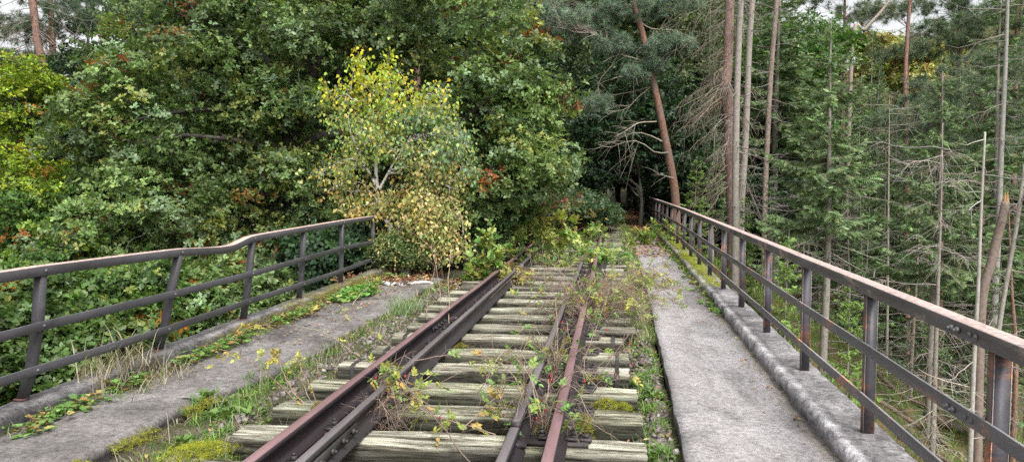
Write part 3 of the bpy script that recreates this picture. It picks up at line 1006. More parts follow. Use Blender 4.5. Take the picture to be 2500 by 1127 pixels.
OAKC = palette([(.140, .213, .072), (.185, .268, .092), (.092, .144, .054), (.245, .275, .08), (.175, .255, .135)], [4, 4, 3, 1.6, 2], .038, [(.30, .10, .025), (.22, .12, .04), (.16, .06, .03)])
BEECHC = palette([(.07, .105, .038), (.09, .13, .04), (.045, .07, .032)], [3, 2, 3])
DARKC = palette([(.03, .065, .028), (.042, .085, .03), (.025, .05, .025)], [3, 2, 3])
YELC = palette([(.22, .32, .03), (.30, .36, .03), (.13, .22, .03), (.16, .20, .03)], [3, 2, 2, 1], .03, [(.35, .16, .03)])
CHESTC = palette([(.085, .15, .04), (.115, .19, .05), (.06, .105, .032), (.18, .215, .05)], [4, 3, 3, 1], .02, [(.42, .17, .03)])


# ---- the oak by the end of the left railing
def T3(*pts, n=14):
    return catmull([at(*p) for p in pts], n)


def oak():
    O = at(735, 700, 14.6)
    O[2] = -1.0
    def rel(P): return P - O
    trunks = [(rel(catmull([O, at(715, 560, 14.6), at(712, 450, 14.5), at(710, 350, 14.4)], 12)), .20, .13),
              (rel(T3((710, 360, 14.4), (735, 290, 14.4), (752, 220, 14.5), (790, 110, 14.6), (800, 20, 14.8), (770, -90, 15))), .11, .035),
              (rel(T3((708, 350, 14.4), (685, 290, 14.3), (664, 200, 14.2), (650, 150, 14.1), (560, 90, 14), (470, 20, 13.9), (430, -60, 13.9))), .10, .03),
              (rel(T3((700, 400, 14.4), (640, 320, 14), (560, 270, 13.6), (470, 270, 13.3), (390, 280, 13), (300, 300, 12.8))), .07, .02),
              (rel(T3((712, 400, 14.4), (650, 360, 14), (560, 340, 13.5), (420, 330, 13), (340, 350, 12.7))), .06, .02),
              (rel(T3((715, 370, 14.4), (790, 330, 14.2), (900, 330, 14), (1010, 350, 14), (1120, 300, 14.1), (1200, 235, 14.2), (1290, 180, 14.3))), .09, .022),
              (rel(T3((740, 280, 14.4), (850, 200, 14.8), (960, 140, 15), (1080, 60, 15.2), (1130, -40, 15.4))), .07, .02),
              (rel(T3((715, 450, 14.5), (820, 480, 14.3), (1000, 460, 14), (1180, 420, 14), (1330, 370, 14))), .07, .02),
              (rel(T3((710, 480, 14.5), (600, 520, 14), (450, 540, 13.2), (300, 560, 12.6))), .06, .02),
              (rel(T3((664, 210, 14.2), (720, 120, 14), (735, 60, 13.8), (745, -60, 13.6))), .05, .02)]
    def e(px, py, Z, rx, ry, rz, w): return (rel(at(px, py, Z)), (rx, ry, rz), w)
    env = [e(480, 120, 14, 2.3, 1.7, 1.5, 2.2), e(300, 330, 13.2, 1.2, 1.4, 1.5, 1.6), e(420, 520, 13, 1.8, 1.4, 1.1, 1.7), e(760, 40, 14.4, 2.4, 1.9, 1.3, 1.9), e(600, 330, 14.6, 1.8, 1.4, 1.5, 1.5), e(700, 420, 13.6, 1.1, .7, .5, .6), e(640, 240, 13.6, 1.3, .7, .6, .6),
           e(1060, 60, 14.8, 2.2, 1.8, 1.3, 1.9), e(1260, 230, 14.6, 1.15, 1.6, 1.3, 1.6), e(1040, 330, 14.6, 1.9, 1.6, 1.3, 1.7), e(1290, 400, 14.6, 1.05, 1.6, 1.0, 1.3), e(1130, 470, 14.4, 1.5, 1.4, .9, 1.1),
           e(820, 560, 14.3, 1.7, 1.3, .8, 1.1), e(560, 640, 13.4, 1.7, 1.2, .7, 1.1), e(760, -120, 14.5, 3.8, 2, 1.2, 1.2), e(200, 600, 12.4, 1.2, 1.3, .9, .8)]
    broadleaf(trunks, env, (46, 280, 2050), (.05, .02, .006), (20, 6), .077, OAK, OAKC, 3, loc=O, name='oak_tree', bcol=(.045, .038, .034),
              label='big spreading oak with dark limbs and scattered brown leaf clusters behind the left railing', cat='oak tree', spread=.15, flat=.55, low=.1, shell=.45, start=.05)


oak()


def birch():
    O = at(992, 648, 12.9); O[2] = -.1
    def rel(P): return P - O
    tk = catmull([O, at(985, 600, 12.9), at(955, 560, 12.9), at(933, 515, 12.9), at(922, 465, 12.9), at(918, 400, 12.9), at(930, 300, 12.9), at(945, 220, 12.9), at(950, 165, 12.9)], 22)
    tk2 = catmull([at(922, 470, 12.9), at(960, 400, 12.9), at(1010, 320, 12.9), at(1050, 210, 12.9)], 10)
    tk3 = catmull([at(920, 455, 12.9), at(880, 380, 12.9), at(850, 290, 12.9), at(865, 160, 12.9)], 10)
    def e(px, py, rx, ry, rz, w): return (rel(at(px, py, 12.8)), (rx, ry, rz), w)
    env = [e(950, 245, .55, .6, .62, 1.6), e(950, 330, 1.05, .9, .62, 3), e(830, 240, .4, .5, .5, .8), e(1060, 260, .42, .5, .45, .9), e(1080, 400, .7, .8, .65, 2.2), e(1110, 330, .35, .5, .3, .8), e(830, 430, .6, .7, .5, 1.1), e(1010, 490, .8, .7, .6, 1.5), e(900, 500, .55, .6, .35, .8), e(1060, 560, .45, .5, .35, .6), e(880, 170, .16, .25, .35, .25), e(952, 165, .14, .2, .35, .25)]
    def cf(T, n):
        py = 440 - (T[:, 2] + O[2] - 1.59) / 12.9 * 1900; px = 1500 + (T[:, 0] + O[0]) / 12.9 * 1900
        c = np.zeros((n, 3)); u = R.random(n)
        for i in range(n):
            top = np.clip((300 - py[i]) / 120, 0, 1) + R.normal(0, .2); bot = np.clip((py[i] - 330) / 150, 0, 1) + R.normal(0, .2)
            if top > .5: c[i] = [(.50, .52, .04), (.42, .50, .06), (.58, .48, .05), (.30, .42, .06)][R.integers(4)]
            elif bot > .55: c[i] = [(.50, .42, .15), (.42, .42, .14), (.28, .34, .10), (.48, .32, .10), (.26, .28, .08), (.52, .49, .22)][R.integers(6)]
            elif px[i] > 960: c[i] = [(.18, .29, .16), (.24, .34, .20), (.32, .40, .12), (.17, .28, .12), (.42, .42, .12)][R.integers(5)]
            else: c[i] = [(.28, .40, .10), (.40, .42, .10), (.20, .33, .12), (.46, .40, .10)][R.integers(4)]
        return c
    broadleaf([(rel(tk), .065, .008), (rel(tk2), .025, .006), (rel(tk3), .025, .006)], env, (50, 220, 980), (.011, .006, .0025), (10, 1), .066, LEAF_W, cf, 21, 'birchbark', (1, 1, 1), 'birch_tree',
              'small birch with heart-shaped yellow and blue-green leaves at the left railing end', 'birch tree', loc=O, spread=.085, flat=1.0, hang=1.6, start=.22, shell=.5, sides=(9, 5, 3))


birch()


# ---- conifers
def spruce_proto(Ht, c0, Lmax, seed, r0=.13, dead_L=1.6, dens=1.0, col=(.055, .10, .035), dcol=(.21, .19, .165), bcol=(.27, .245, .215), top=1.0, name='spruce_tree', dead_tw=7, live=True, lean=0.0, power=.8, droop=.32, fine=1.0):
    """tall forest spruce: bare dead branches below c0, live drooping crown above"""
    global R
    keep = R; R = np.random.default_rng(seed)
    o = empty(name)
    z = np.linspace(-.5, Ht, 26); tk = np.stack([.05 * np.sin(z * .5 + seed) + lean * z, .05 * np.cos(z * .4), z], 1)
    g = G(); g.tubes(tk, r0 * (1 - np.clip(z / Ht, 0, 1) * .93) ** .85, 9, bcol)
    def base(zz): return np.stack([np.interp(zz, z, tk[:, 0]), np.interp(zz, z, tk[:, 1]), zz], 1)
    # dead branches
    nd = int((c0 * Ht) / .42 * 4 * dens)
    if nd:
        zz = R.uniform(.08, min(1, c0 + .12), nd) * Ht; az = R.uniform(0, 2 * math.pi, nd); L = dead_L * R.uniform(.25, 1.1, nd)
        d = np.stack([np.cos(az), np.sin(az), R.uniform(-.15, .25, nd)], 1)
        t = np.linspace(0, 1, 7)[None, :, None]; P = base(zz)[:, None] + d[:, None] * L[:, None, None] * t
        P[..., 2] += (-(.30 * L)[:, None] * t[..., 0] ** 1.5 + (.22 * L)[:, None] * t[..., 0] ** 4); P += R.normal(0, .02, P.shape) * t * L[:, None, None]
        rr = (.005 + .006 * L)[:, None] * np.linspace(1, .25, 7)[None]
        g.tubes(P, rr, 3, jit(dcol, nd, .25))
        k = R.integers(0, nd, nd * dead_tw); j = R.integers(2, 6, len(k)); s = P[k, j]
        dd = norm(norm(P[k, j] - P[k, j - 1]) * .9 + rdir(len(k), -.25, .6) * .9); l2 = R.uniform(.12, .42, len(k)) * np.clip(L[k], .4, 1.4)
        P2 = s[:, None] + dd[:, None] * l2[:, None, None] * np.linspace(0, 1, 4)[None, :, None]; P2[..., 2] -= .12 * np.linspace(0, 1, 4) ** 2 * 1.0
        g.tubes(P2, np.full((len(k), 4), .004) * np.linspace(1, .5, 4), 3, jit(dcol, len(k), .25))
    g2 = G()
    if live:
        nw = int(Ht * (top - c0) / .38); S = []; D = []; LL = []
        for w in range(nw):
            zz = (c0 + (top - c0) * (w + R.uniform(-.3, .3)) / nw) * Ht
            u = np.clip((zz / Ht - c0) / (1 - c0), 0, 1)
            Lw = Lmax * ((1 - u) ** power * .95 + .05) * (1 if u > .15 else R.uniform(.6, 1))
            nb = int(R.integers(5, 8) * dens)
            a0 = R.uniform(0, 6.28)
            for b in range(nb):
                a = a0 + b * 6.283 / nb + R.normal(0, .25)
                S.append(zz + R.normal(0, .08)); D.append([math.cos(a), math.sin(a), .12 + .5 * u ** 2]); LL.append(max(.25, Lw * R.uniform(.55, 1.15)))
        S = np.array(S); D = norm(np.array(D)); LL = np.array(LL); nb = len(S); K = 9
        t = np.linspace(0, 1, K)[None, :, None]
        P = base(S)[:, None] + D[:, None] * LL[:, None, None] * t
        P[..., 2] += LL[:, None] * (-droop * t[..., 0] ** 1.3 + droop * .75 * t[..., 0] ** 3.2)
        g.tubes(P, (.006 + .006 * LL)[:, None] * np.linspace(1, .25, K)[None], 4, (.13, .11, .09))
        # side twigs carrying needles, hanging more near the tree's base
        nt_ = (LL * 34 * fine).astype(int) + 6; k = np.repeat(np.arange(nb), nt_); tt = R.uniform(.12, 1.0, len(k)) ** .85
        x = tt * (K - 1); i = np.minimum(x.astype(int), K - 2); f = (x - i)[:, None]
        s = P[k, i] * (1 - f) + P[k, i + 1] * f; T = norm(P[k, i + 1] - P[k, i])
        side = norm(np.cross(T, [0, 0, 1.0])) * R.choice([-1, 1], len(k))[:, None]
        hg = R.uniform(.0, .9, (len(k), 1))
        d = norm(T * R.uniform(.4, 1.0, (len(k), 1)) + side * R.uniform(.2, 1.0, (len(k), 1)) + np.array([0, 0, -1.0]) * hg)
        l = R.uniform(.2, .5, len(k)) * (1.15 - .5 * tt) * np.clip(LL[k] / 1.5, .55, 1.3)
        sh = np.sin(k * 1.3)[:, None] * .16
        l = l * .78; c = jit(col, len(k), .22, .08) * np.exp(sh) * (1 + .45 * (tt > .8)[:, None])
        g2.inst(SPRAY, s, d, norm(np.array([0, 0, 1.0]) + R.normal(0, .5, (len(k), 3))), np.stack([l, l * R.uniform(.8, 1.3, len(k)), l], 1), np.clip(c, .004, .6))
        g.obj('trunk', M['twig'], o, True); g2.obj('crown', M['needle'], o)
    else: g.obj('trunk', M['twig'], o, True)
    R = keep
    return o


def pine_crown(o, limbs, seed, ntuft=900, tuft=.2, col=(.10, .17, .10), env=None, twig=(.2, .17, .14), K=(120, 420), live_from=0.0):
    """limbs: (N,K,3) arrays; needle tufts are grown near the env blobs"""
    global R
    keep = R; R = np.random.default_rng(seed)
    g = G(); g2 = G()
    nodes = np.concatenate([p for p in limbs]); tans = np.concatenate([norm(np.gradient(p, axis=0)) for p in limbs])
    T = env_sample(env, K[0], .4, .85); s, t, _ = attach(nodes, tans, T, .6); P = connect(s, t, T, 6, .09)
    g.tubes(P, np.full((K[0], 6), .011) * np.linspace(1, .4, 6), 4, twig)
    nn = P[:, 1:].reshape(-1, 3); tt = polytan(P)[:, 1:].reshape(-1, 3)
    T = env_sample(env, K[1], .4, 1.0); s, t, _ = attach(nn, tt, T, .4); P = connect(s, t, T, 5, .08)
    g.tubes(P, np.full((K[1], 5), .005) * np.linspace(1, .5, 5), 3, twig)
    k = R.integers(0, K[1], ntuft); x = R.uniform(.35, 1, ntuft) * 4; i = np.minimum(x.astype(int), 3); f = (x - i)[:, None]
    c = P[k, i] * (1 - f) + P[k, i + 1] * f + R.normal(0, .04, (ntuft, 3)); d = norm(polytan(P)[k, i] + R.normal(0, .35, (ntuft, 3)) + [0, 0, .25])
    cc = jit(col, ntuft, .2, .07) * np.exp(.2 * np.sin(k * .7))[:, None]
    g2.inst(TUFT, c, d, rdir(ntuft), tuft * R.uniform(.7, 1.15, ntuft), np.clip(cc, .004, .6))
    g.obj('branches', M['twig'], o); g2.obj('crown', M['needle'], o)
    R = keep


def leaning_pine():
    O = at(1652, 515, 22.5); O[2] = Hs(O[0], O[1]) - .3
    def rel(P): return P - O
    pts = [at(1650, 500, 22.5), at(1640, 420, 22.4), at(1622, 330, 22.3), at(1606, 250, 22.2), at(1588, 170, 22.1), at(1572, 95, 22), at(1548, 10, 21.9), at(1528, -60, 21.8), at(1505, -160, 21.7)]
    o = empty('pine_tree', O, 0, 'leaning pine with scaly orange-red trunk just behind the far right railing', 'pine tree')
    tk = catmull([O] + pts, 30); g = G()
    g.tubes(rel(tk), np.interp(np.linspace(0, 1, 30), [0, .1, 1], [.15, .120, .060]), 12, (.22, .125, .09))
    g.obj('trunk', M['pinebark'], o, True)
    # pale dead branches
    br = [[(1632, 372), (1600, 372), (1560, 345), (1520, 348), (1490, 360), (1460, 352)], [(1617, 345), (1570, 325), (1530, 330), (1470, 358), (1430, 365), (1380, 350)], [(1603, 297), (1560, 300), (1535, 315), (1500, 335)],
          [(1590, 212), (1560, 235), (1530, 265), (1490, 272), (1440, 268)], [(1590, 212), (1540, 225), (1490, 235), (1450, 262), (1430, 290)], [(1575, 150), (1540, 140), (1510, 130), (1470, 95), (1440, 80)],
          [(1510, 130), (1490, 165), (1465, 195), (1462, 225), (1480, 250)], [(1550, 48), (1520, 30), (1480, 35), (1430, 15)], [(1562, 52), (1590, 70), (1650, 75), (1660, 85)], [(1598, 70), (1590, 95), (1585, 115)],
          [(1645, 435), (1620, 428), (1604, 424)], [(1575, 188), (1545, 185), (1500, 190)], [(1600, 75), (1630, 110), (1640, 130)], [(1560, 345), (1550, 370), (1535, 382)]]
    g = G(); P = np.array([catmull([rel(at(x, y, 22.2 + .25 * math.sin(i * 2.1) * k)) for k, (x, y) in enumerate(b)], 10) for i, b in enumerate(br)])
    g.tubes(P, np.full((len(br), 10), .021) * np.linspace(1, .28, 10), 5, (.33, .29, .23))
    k = R.integers(0, len(br), 150); j = R.integers(3, 9, 150); d = norm(rdir(150, -.1, .7) + norm(P[k, j] - P[k, j - 1])); l = R.uniform(.2, .9, 150)
    t = np.linspace(0, 1, 5)[None, :, None]; P2 = P[k, j][:, None] + d[:, None] * l[:, None, None] * t; P2[..., 2] -= (.25 * l)[:, None] * t[..., 0] ** 2
    g.tubes(P2, np.full((150, 5), .008) * np.linspace(1, .4, 5), 3, (.27, .24, .19)); g.obj('dead_branches', M['twig'], o)
    def e(px, py, rx, ry, rz, w, Z=22): return (rel(at(px, py, Z)), (rx, ry, rz), w)
    env = [e(1630, 110, .8, .7, .30, 1.5), e(1600, 150, .35, .5, .3, .8), e(1400, 60, 1.3, 1, .6, 2), e(1300, 30, 1.0, 1, .6, 1.3), e(1540, 20, 1.0, .9, .35, 1.2), e(1500, 110, .7, .8, .4, .9), e(1660, 0, .9, .9, .4, 1), e(1460, 250, .5, .5, .22, .5), e(1560, 180, .5, .5, .25, .5), e(1540, -100, 2.0, 1.5, .8, 1)]
    pine_crown(o, list(P) + [rel(tk)[12:]], 5, 5200, .17, (.19, .26, .18), env, K=(140, 700))


leaning_pine()


def pine_tree(px, y0, Z, r, lean_pts, label, env_px, seed, col=(.09, .15, .08), bark=(.26, .14, .10), tuft=.2, n=1600, group=None, K=(60, 260)):
    b = at(lean_pts[0][0], lean_pts[0][1], Z); O = b.copy(); O[2] = Hs(b[0], b[1]) - .3
    o = empty('pine_tree', O, 0, label, 'pine tree', group); pts = [O] + [at(x, y, Z) for x, y in lean_pts]
    tk = catmull(pts, 26) - O; g = G(); g.tubes(tk, np.linspace(r * 1.15, r * .45, 26), 9, bark); g.obj('trunk', M['pinebark'], o, True)
    env = [(at(x, y, Z) - O, (rx, rx, rz), w) for x, y, rx, rz, w in env_px]
    pine_crown(o, [tk[13:]], seed, n, tuft, col, env, K=K)
    return o


def place_spruce(proto, px, Z, ytop, Ht, rot, label, group=None, ybase=None, wide=1.0, name=None):
    """scale the tree so that its tip stands at photo row ytop"""
    top = at(px, ytop, Z); gz = Hs(top[0], top[1]) - .2
    proto.location = (top[0], top[1], gz); s = (top[2] - gz) / Ht
    proto.scale = (s * wide, s * wide, s); proto.rotation_euler = (0, 0, rot)
    tag(proto, label, 'spruce tree', group)
    return proto


YOUNG = []
# hero conifers on the right ---------------------------------------
SPA = spruce_proto(12.5, .47, 2.15, 31, .15, 2.6, 1.0, (.17, .24, .11), droop=.5, fine=1.6, power=.55)
place_spruce(SPA, 2032, 16.5, 45, 12.5, .5, 'tall spruce with pale bare lower trunk, hanging green crown, nearest right of the walkway', wide=1.0)
c = copy_tree(SPA); place_spruce(c, 2300, 17.0, 175, 12.5, 2.4, 'spruce with dead pinkish lower branches, right of the nearest tall spruce', wide=.95)
SPB = spruce_proto(14, .28, 2.3, 33, .13, 1.8, 1.0, (.12, .19, .075), droop=.42, fine=1.5)
place_spruce(SPB, 1745, 24, 235, 14, 0, 'dense dark green spruce standing left of the brown crooked trunk')
c = copy_tree(SPB); place_spruce(c, 2165, 24, 300, 14, 1.1, 'slender spruce with thin pale stem between the two nearest tall spruces')
c = copy_tree(SPB); place_spruce(c, 2450, 21, -60, 14, 3.0, 'tall spruce with grey trunk and layered boughs near the right photo edge', wide=1.1)
c = copy_tree(SPA); place_spruce(c, 1905, 27, -90, 12.5, 4.0, 'tall spruce whose green crown leaves the photo top right of the pale trunks', wide=1.2)
c = copy_tree(SPB); place_spruce(c, 205, 25, -140, 14, 2.2, 'spruce with hanging boughs at the top left behind the oak, beside sky gaps', wide=.9)
c = copy_tree(SPB); place_spruce(c, -25, 22, -60, 14, 5.2, 'dark spruce cut by the left photo edge, above the yellow bush', wide=.8)
for k, (px, Z, yt, w, lb) in enumerate([(1880, 22, 430, 1.1, 'young spruce in the gap left of the nearest tall spruce'), (2120, 21, 470, 1.1, 'young spruce right behind the nearest tall spruce'), (2200, 24, 420, 1.2, 'green young spruce under the autumn trees'), (2260, 20, 560, 1.0, 'short green spruce on the slope left of the twisted dead spruce'), (2360, 22, 430, 1.2, 'bushy green spruce behind the silvery snag'), (2440, 18, 640, 1.0, 'low green spruce at the right edge beside the snapped snag'), (1980, 25, 380, 1.2, 'young spruce standing behind the lower trunk of the nearest tall spruce')]):
    YOUNG.append((px, Z, yt, w, lb, k))
# low bright young spruces behind the right railing
SPM = spruce_proto(8, .10, 1.5, 36, .06, .9, 1.0, (.12, .19, .075), droop=.3, fine=1.2)
for px, Z, yt, w, lb, k in YOUNG:
    t_ = SPM if k == 0 else copy_tree(SPM)
    place_spruce(t_, px, Z, yt, 8, k * 1.3, lb, wide=w)
SPY = spruce_proto(6, .12, 1.35, 35, .05, .6, 1.2, (.18, .28, .07), droop=.22, fine=1.6)
place_spruce(SPY, 1925, 13.5, 560, 6, 0, 'small bright green young spruce close behind the right railing posts', wide=.8)
c = copy_tree(SPY); place_spruce(c, 2075, 13.0, 650, 6, 2, 'lower bright yellow-green young spruce seen between railing bars under the tall spruce', wide=.75)
c = copy_tree(SPY); place_spruce(c, 1820, 18, 470, 6, 4, 'young spruce at the feet of the pale trunks behind the railing', wide=.9)
c = copy_tree(SPY); place_spruce(c, 1700, 23, 380, 6, 1, 'young dark spruce just right of the leaning orange pine', wide=1.1)


def bare_trunk(pts, Z, r, label, col, bark='twig', dead=60, dl=1.0, seed=1, name='dead_tree', cat='dead tree', taper=.4, dcol=(.23, .21, .185), tw=5, side=0.0, droopy=0.0, ground=True, sub=.35, maxr=.010, crook=None):
    global R
    keep = R; R = np.random.default_rng(seed)
    P3 = [at(x, y, Z + (crook or 0) * math.sin(i)) for i, (x, y) in enumerate(pts)]
    O = P3[0].copy()
    if ground: O[2] = min(Hs(O[0], O[1]) - .3, O[2] - .05); P3 = [O] + P3
    o = empty(name, O, 0, label, cat)
    tk = catmull(P3, 28) - O; g = G(); rr = np.linspace(r * 1.1, r * taper, 28); g.tubes(tk, rr, 9, col, cap=True)
    g.obj('trunk', M[bark], o, True)
    if dead:
        g = G(); x = R.uniform(.15, .99, dead) * 27; i = np.minimum(x.astype(int), 26); s = tk[i] + (tk[i + 1] - tk[i]) * (x - i)[:, None]
        az = R.uniform(0, 6.28, dead); d = norm(np.stack([np.cos(az) + side, np.sin(az), R.uniform(-.2, .35, dead)], 1)); L = dl * R.uniform(.2, 1.2, dead)
        t = np.linspace(0, 1, 7)[None, :, None]; P = s[:, None] + d[:, None] * L[:, None, None] * t
        P[..., 2] -= L[:, None] * ((.3 + droopy) * t[..., 0] ** 1.4 - .2 * t[..., 0] ** 4); P += R.normal(0, .025, P.shape) * t * L[:, None, None]
        g.tubes(P, np.minimum(maxr, .004 + .008 * L)[:, None] * np.linspace(1, .3, 7)[None], 4, jit(dcol, dead, .2))
        n = dead * tw; k = R.integers(0, dead, n); j = R.integers(2, 7, n); dd = norm(norm(P[k, j] - P[k, j - 1]) * .7 + rdir(n, -.3 - droopy * 2, .6)); l = R.uniform(.3, 1.1, n) * sub
        P2 = P[k, j][:, None] + dd[:, None] * l[:, None, None] * np.linspace(0, 1, 4)[None, :, None]; P2[..., 2] -= (.3 * l)[:, None] * np.linspace(0, 1, 4) ** 2
        g.tubes(P2, np.full((n, 4), .0042) * np.linspace(1, .5, 4), 3, jit(dcol, n, .2)); g.obj('branches', M['twig'], o)
    R = keep
    return o


bare_trunk([(1790, 560), (1785, 420), (1782, 300), (1776, 235), (1770, 215), (1776, 170), (1780, 60), (1783, -60)], 19.5, .14, 'thick brown trunk with a crook, hung with dry drooping branches', (.20, .135, .115), 'pinebark', 85, 1.15, 3, side=-.7, droopy=.5, tw=12, sub=.45, taper=.8, dcol=(.25, .205, .165), name='dead_spruce_tree', cat='bare tree')
bare_trunk([(1797, 560), (1796, 480), (1797, 330), (1802, 150), (1812, -60)], 17.5, .083, 'straight pale grey trunk right beside the crooked brown trunk', (.28, .255, .225), 'twig', 40, .9, 4, taper=.75, name='dead_spruce_tree', cat='bare tree')
bare_trunk([(1810, 500), (1818, 380), (1824, 250), (1830, 100), (1842, -60)], 21, .09, 'second pale grey trunk, leaning slightly right above the railing', (.28, .25, .22), 'twig', 40, .8, 5, taper=.8, name='dead_spruce_tree', cat='bare tree')
bare_trunk([(1868, 470), (1874, 330), (1882, 180), (1895, 20), (1900, -60)], 25, .085, 'thin reddish-grey trunk leaning right behind the pale pair', (.24, .19, .165), 'pinebark', 40, .9, 6, taper=.8, name='bare_pine_tree', cat='bare tree')
bare_trunk([(1838, 460), (1850, 330), (1862, 200), (1878, 120)], 28, .07, 'thinnest greyish trunk between the pale pair and reddish leaning trunk', (.22, .18, .16), 'pinebark', 30, .8, 7, taper=.6, name='bare_pine_tree', cat='bare tree')
bare_trunk([(2368, 1127), (2377, 900), (2388, 700), (2396, 500), (2405, 322)], 12.5, .042, 'thin silvery dead snag with few upcurved branches, broken flat at its top', (.36, .34, .31), 'twig', 16, 1.2, 8, taper=.35, dcol=(.37, .35, .31), tw=2, maxr=.012)
bare_trunk([(2385, 1127), (2395, 760), (2420, 640), (2445, 540), (2455, 492)], 15, .085, 'brown leaning snag snapped off with pale orange splintered top', (.22, .17, .145), 'twig', 14, .5, 9, taper=.8)
g = G(); O = at(2455, 494, 15)
for k in range(7): g.tubes(np.array([[math.cos(k) * .03, math.sin(k) * .03, -.12], [math.cos(k) * .035, math.sin(k) * .035, .08], [.02 + math.cos(k) * .02, math.sin(k) * .02, .10 + .05 * (k % 3)]]), np.array([.035, .022, .002]), 4, (.36, .22, .12))
sp = g.obj('splintered_top', M['splint'])
snag = [o for o in SC.objects if o.get('label', '').startswith('brown leaning snag')][0]
sp.parent = snag; sp.location = Vector(O) - snag.location
bare_trunk([(2430, 900), (2445, 760), (2480, 560), (2503, 400)], 15, .045, 'thin pale stem leaning right at the photo edge beside the snapped snag', (.30, .28, .25), 'twig', 34, .8, 10, taper=.7)
bare_trunk([(2275, 1127), (2283, 900), (2290, 700), (2297, 520), (2302, 300)], 13.5, .055, 'dead grey spruce with long twisted whitish branches in front of the slope', (.28, .25, .22), 'twig', 44, 1.0, 12, taper=.1, dcol=(.34, .30, .265), tw=14, maxr=.009, sub=.4)
bare_trunk([(2215, 830), (2212, 600), (2213, 400), (2210, 200), (2222, 0), (2235, -60)], 26, .10, 'tall thin reddish pine stem reaching the sky above yellow autumn trees', (.24, .14, .11), 'pinebark', 40, 1.0, 13, taper=.4, name='bare_pine_tree', cat='bare tree')
bare_trunk([(2165, 850), (2168, 600), (2170, 380), (2172, 240)], 20, .045, 'very thin pale trunk with short dead twigs right of the tall spruce', (.30, .27, .23), 'twig', 60, .8, 14, taper=.08, name='dead_spruce_tree', cat='bare tree')
bare_trunk([(1885, 600), (1860, 540), (1845, 500), (1820, 440)], 18, .035, 'thin fallen pole leaning left among the lower boughs behind railing', (.22, .19, .17), 'twig', 12, .5, 15, name='leaning_pole', cat='dead tree')
bare_trunk([(2080, 130), (2110, 75), (2150, 30), (2180, -10)], 34, .085, 'dead bare trunk leaning steeply right against the sky at top', (.36, .30, .26), 'twig', 14, 2.0, 16, taper=.5, ground=True)
bare_trunk([(2110, 880), (2106, 700), (2100, 480)], 22, .05, 'slim dark trunk in the shade between the tall spruce and thin pale trunk', (.2, .175, .15), 'twig', 60, 1.0, 17, taper=.1, name='dead_spruce_tree', cat='bare tree')
bare_trunk([(2225, 880), (2240, 640), (2250, 420)], 19, .06, 'brown straight trunk with short dead twigs left of twisted dead spruce', (.24, .19, .16), 'pinebark', 60, .9, 18, taper=.1, name='dead_spruce_tree', cat='bare tree')
bare_trunk([(2420, 900), (2435, 600), (2445, 350), (2455, 150), (2462, -60)], 19, .085, 'grey straight trunk rising behind the silvery snag', (.27, .26, .24), 'twig', 44, 1.2, 19, name='dead_spruce_tree', cat='bare tree')
bare_trunk([(2480, 900), (2470, 700), (2462, 500)], 17, .06, 'reddish slanting stem low down at the right photo edge', (.25, .15, .11), 'pinebark', 40, .9, 20, taper=.15, name='bare_pine_tree', cat='bare tree')
bare_trunk([(1960, 830), (1962, 600), (1964, 400)], 21, .05, 'slim shaded trunk just left of the nearest tall spruce', (.2, .17, .15), 'twig', 70, 1.2, 22, taper=.1, name='dead_spruce_tree', cat='bare tree')
bare_trunk([(2075, 760), (2070, 560), (2068, 420)], 24, .05, 'thin grey trunk close right of the nearest tall spruce, farther back', (.22, .19, .16), 'twig', 70, 1.0, 23, taper=.1, name='dead_spruce_tree', cat='bare tree')

# pines on the left and behind the oak -----------------------------
bare_trunk([(168, 470), (150, 400), (122, 260), (105, 160), (90, 90), (76, -40)], 18, .12, 'reddish pine trunk leaning left with dry grey branches at top left', (.26, .15, .115), 'pinebark', 70, 2.2, 41, taper=.7, droopy=.35, dcol=(.2, .17, .14), name='pine_tree', cat='pine tree', tw=10, sub=.6)
for k, (x0, x1, Z, lb) in enumerate([(385, 380, 22, 'pale trunk glimpsed through the left part of the oak crown'), (420, 410, 25, 'reddish trunk glimpsed through the oak, right of the pale one'), (648, 655, 24, 'reddish trunk behind the upper oak limbs'), (770, 752, 26, 'pine trunk behind the birch tip, high in the oak'), (1016, 1020, 24, 'pinkish pine trunk at the photo top right of the birch')]):
    pine_tree(0, 0, Z, .16, [(x0, 560), (x0, 300), (x1, 100), (x1, -60), (x1 + 10, -200)], lb, [(x1, -40, 2.4, 1.2, 1), (x1 + 60, 60, 1.6, .6, .5)], 60 + k, bark=(.36, .33, .30) if k == 0 else (.27, .16, .13), tuft=.26, n=1500)

pine_tree(0, 0, 23, .13, [(140, 560), (135, 300), (128, 100), (120, -60), (118, -200)], 'sparse pine with drooping blue-green tufts against the sky at top left', [(50, 70, 1.4, .5, 1), (190, 40, 1.2, .6, 1), (20, 150, 1.3, .4, 1), (130, 160, 1.2, .4, .8), (100, -40, 2, .8, 1)], 77, (.11, .16, .10), tuft=.2, n=3000, K=(110, 420))
# broadleaf neighbours --------------------------------------------
def simple_trunk(h, r0, r1, seed, n=12):
    g = np.random.default_rng(seed); z = np.linspace(-.5, h, n)
    return (np.stack([np.cumsum(g.normal(0, .04, n)), np.cumsum(g.normal(0, .04, n)), z], 1), r0, r1)


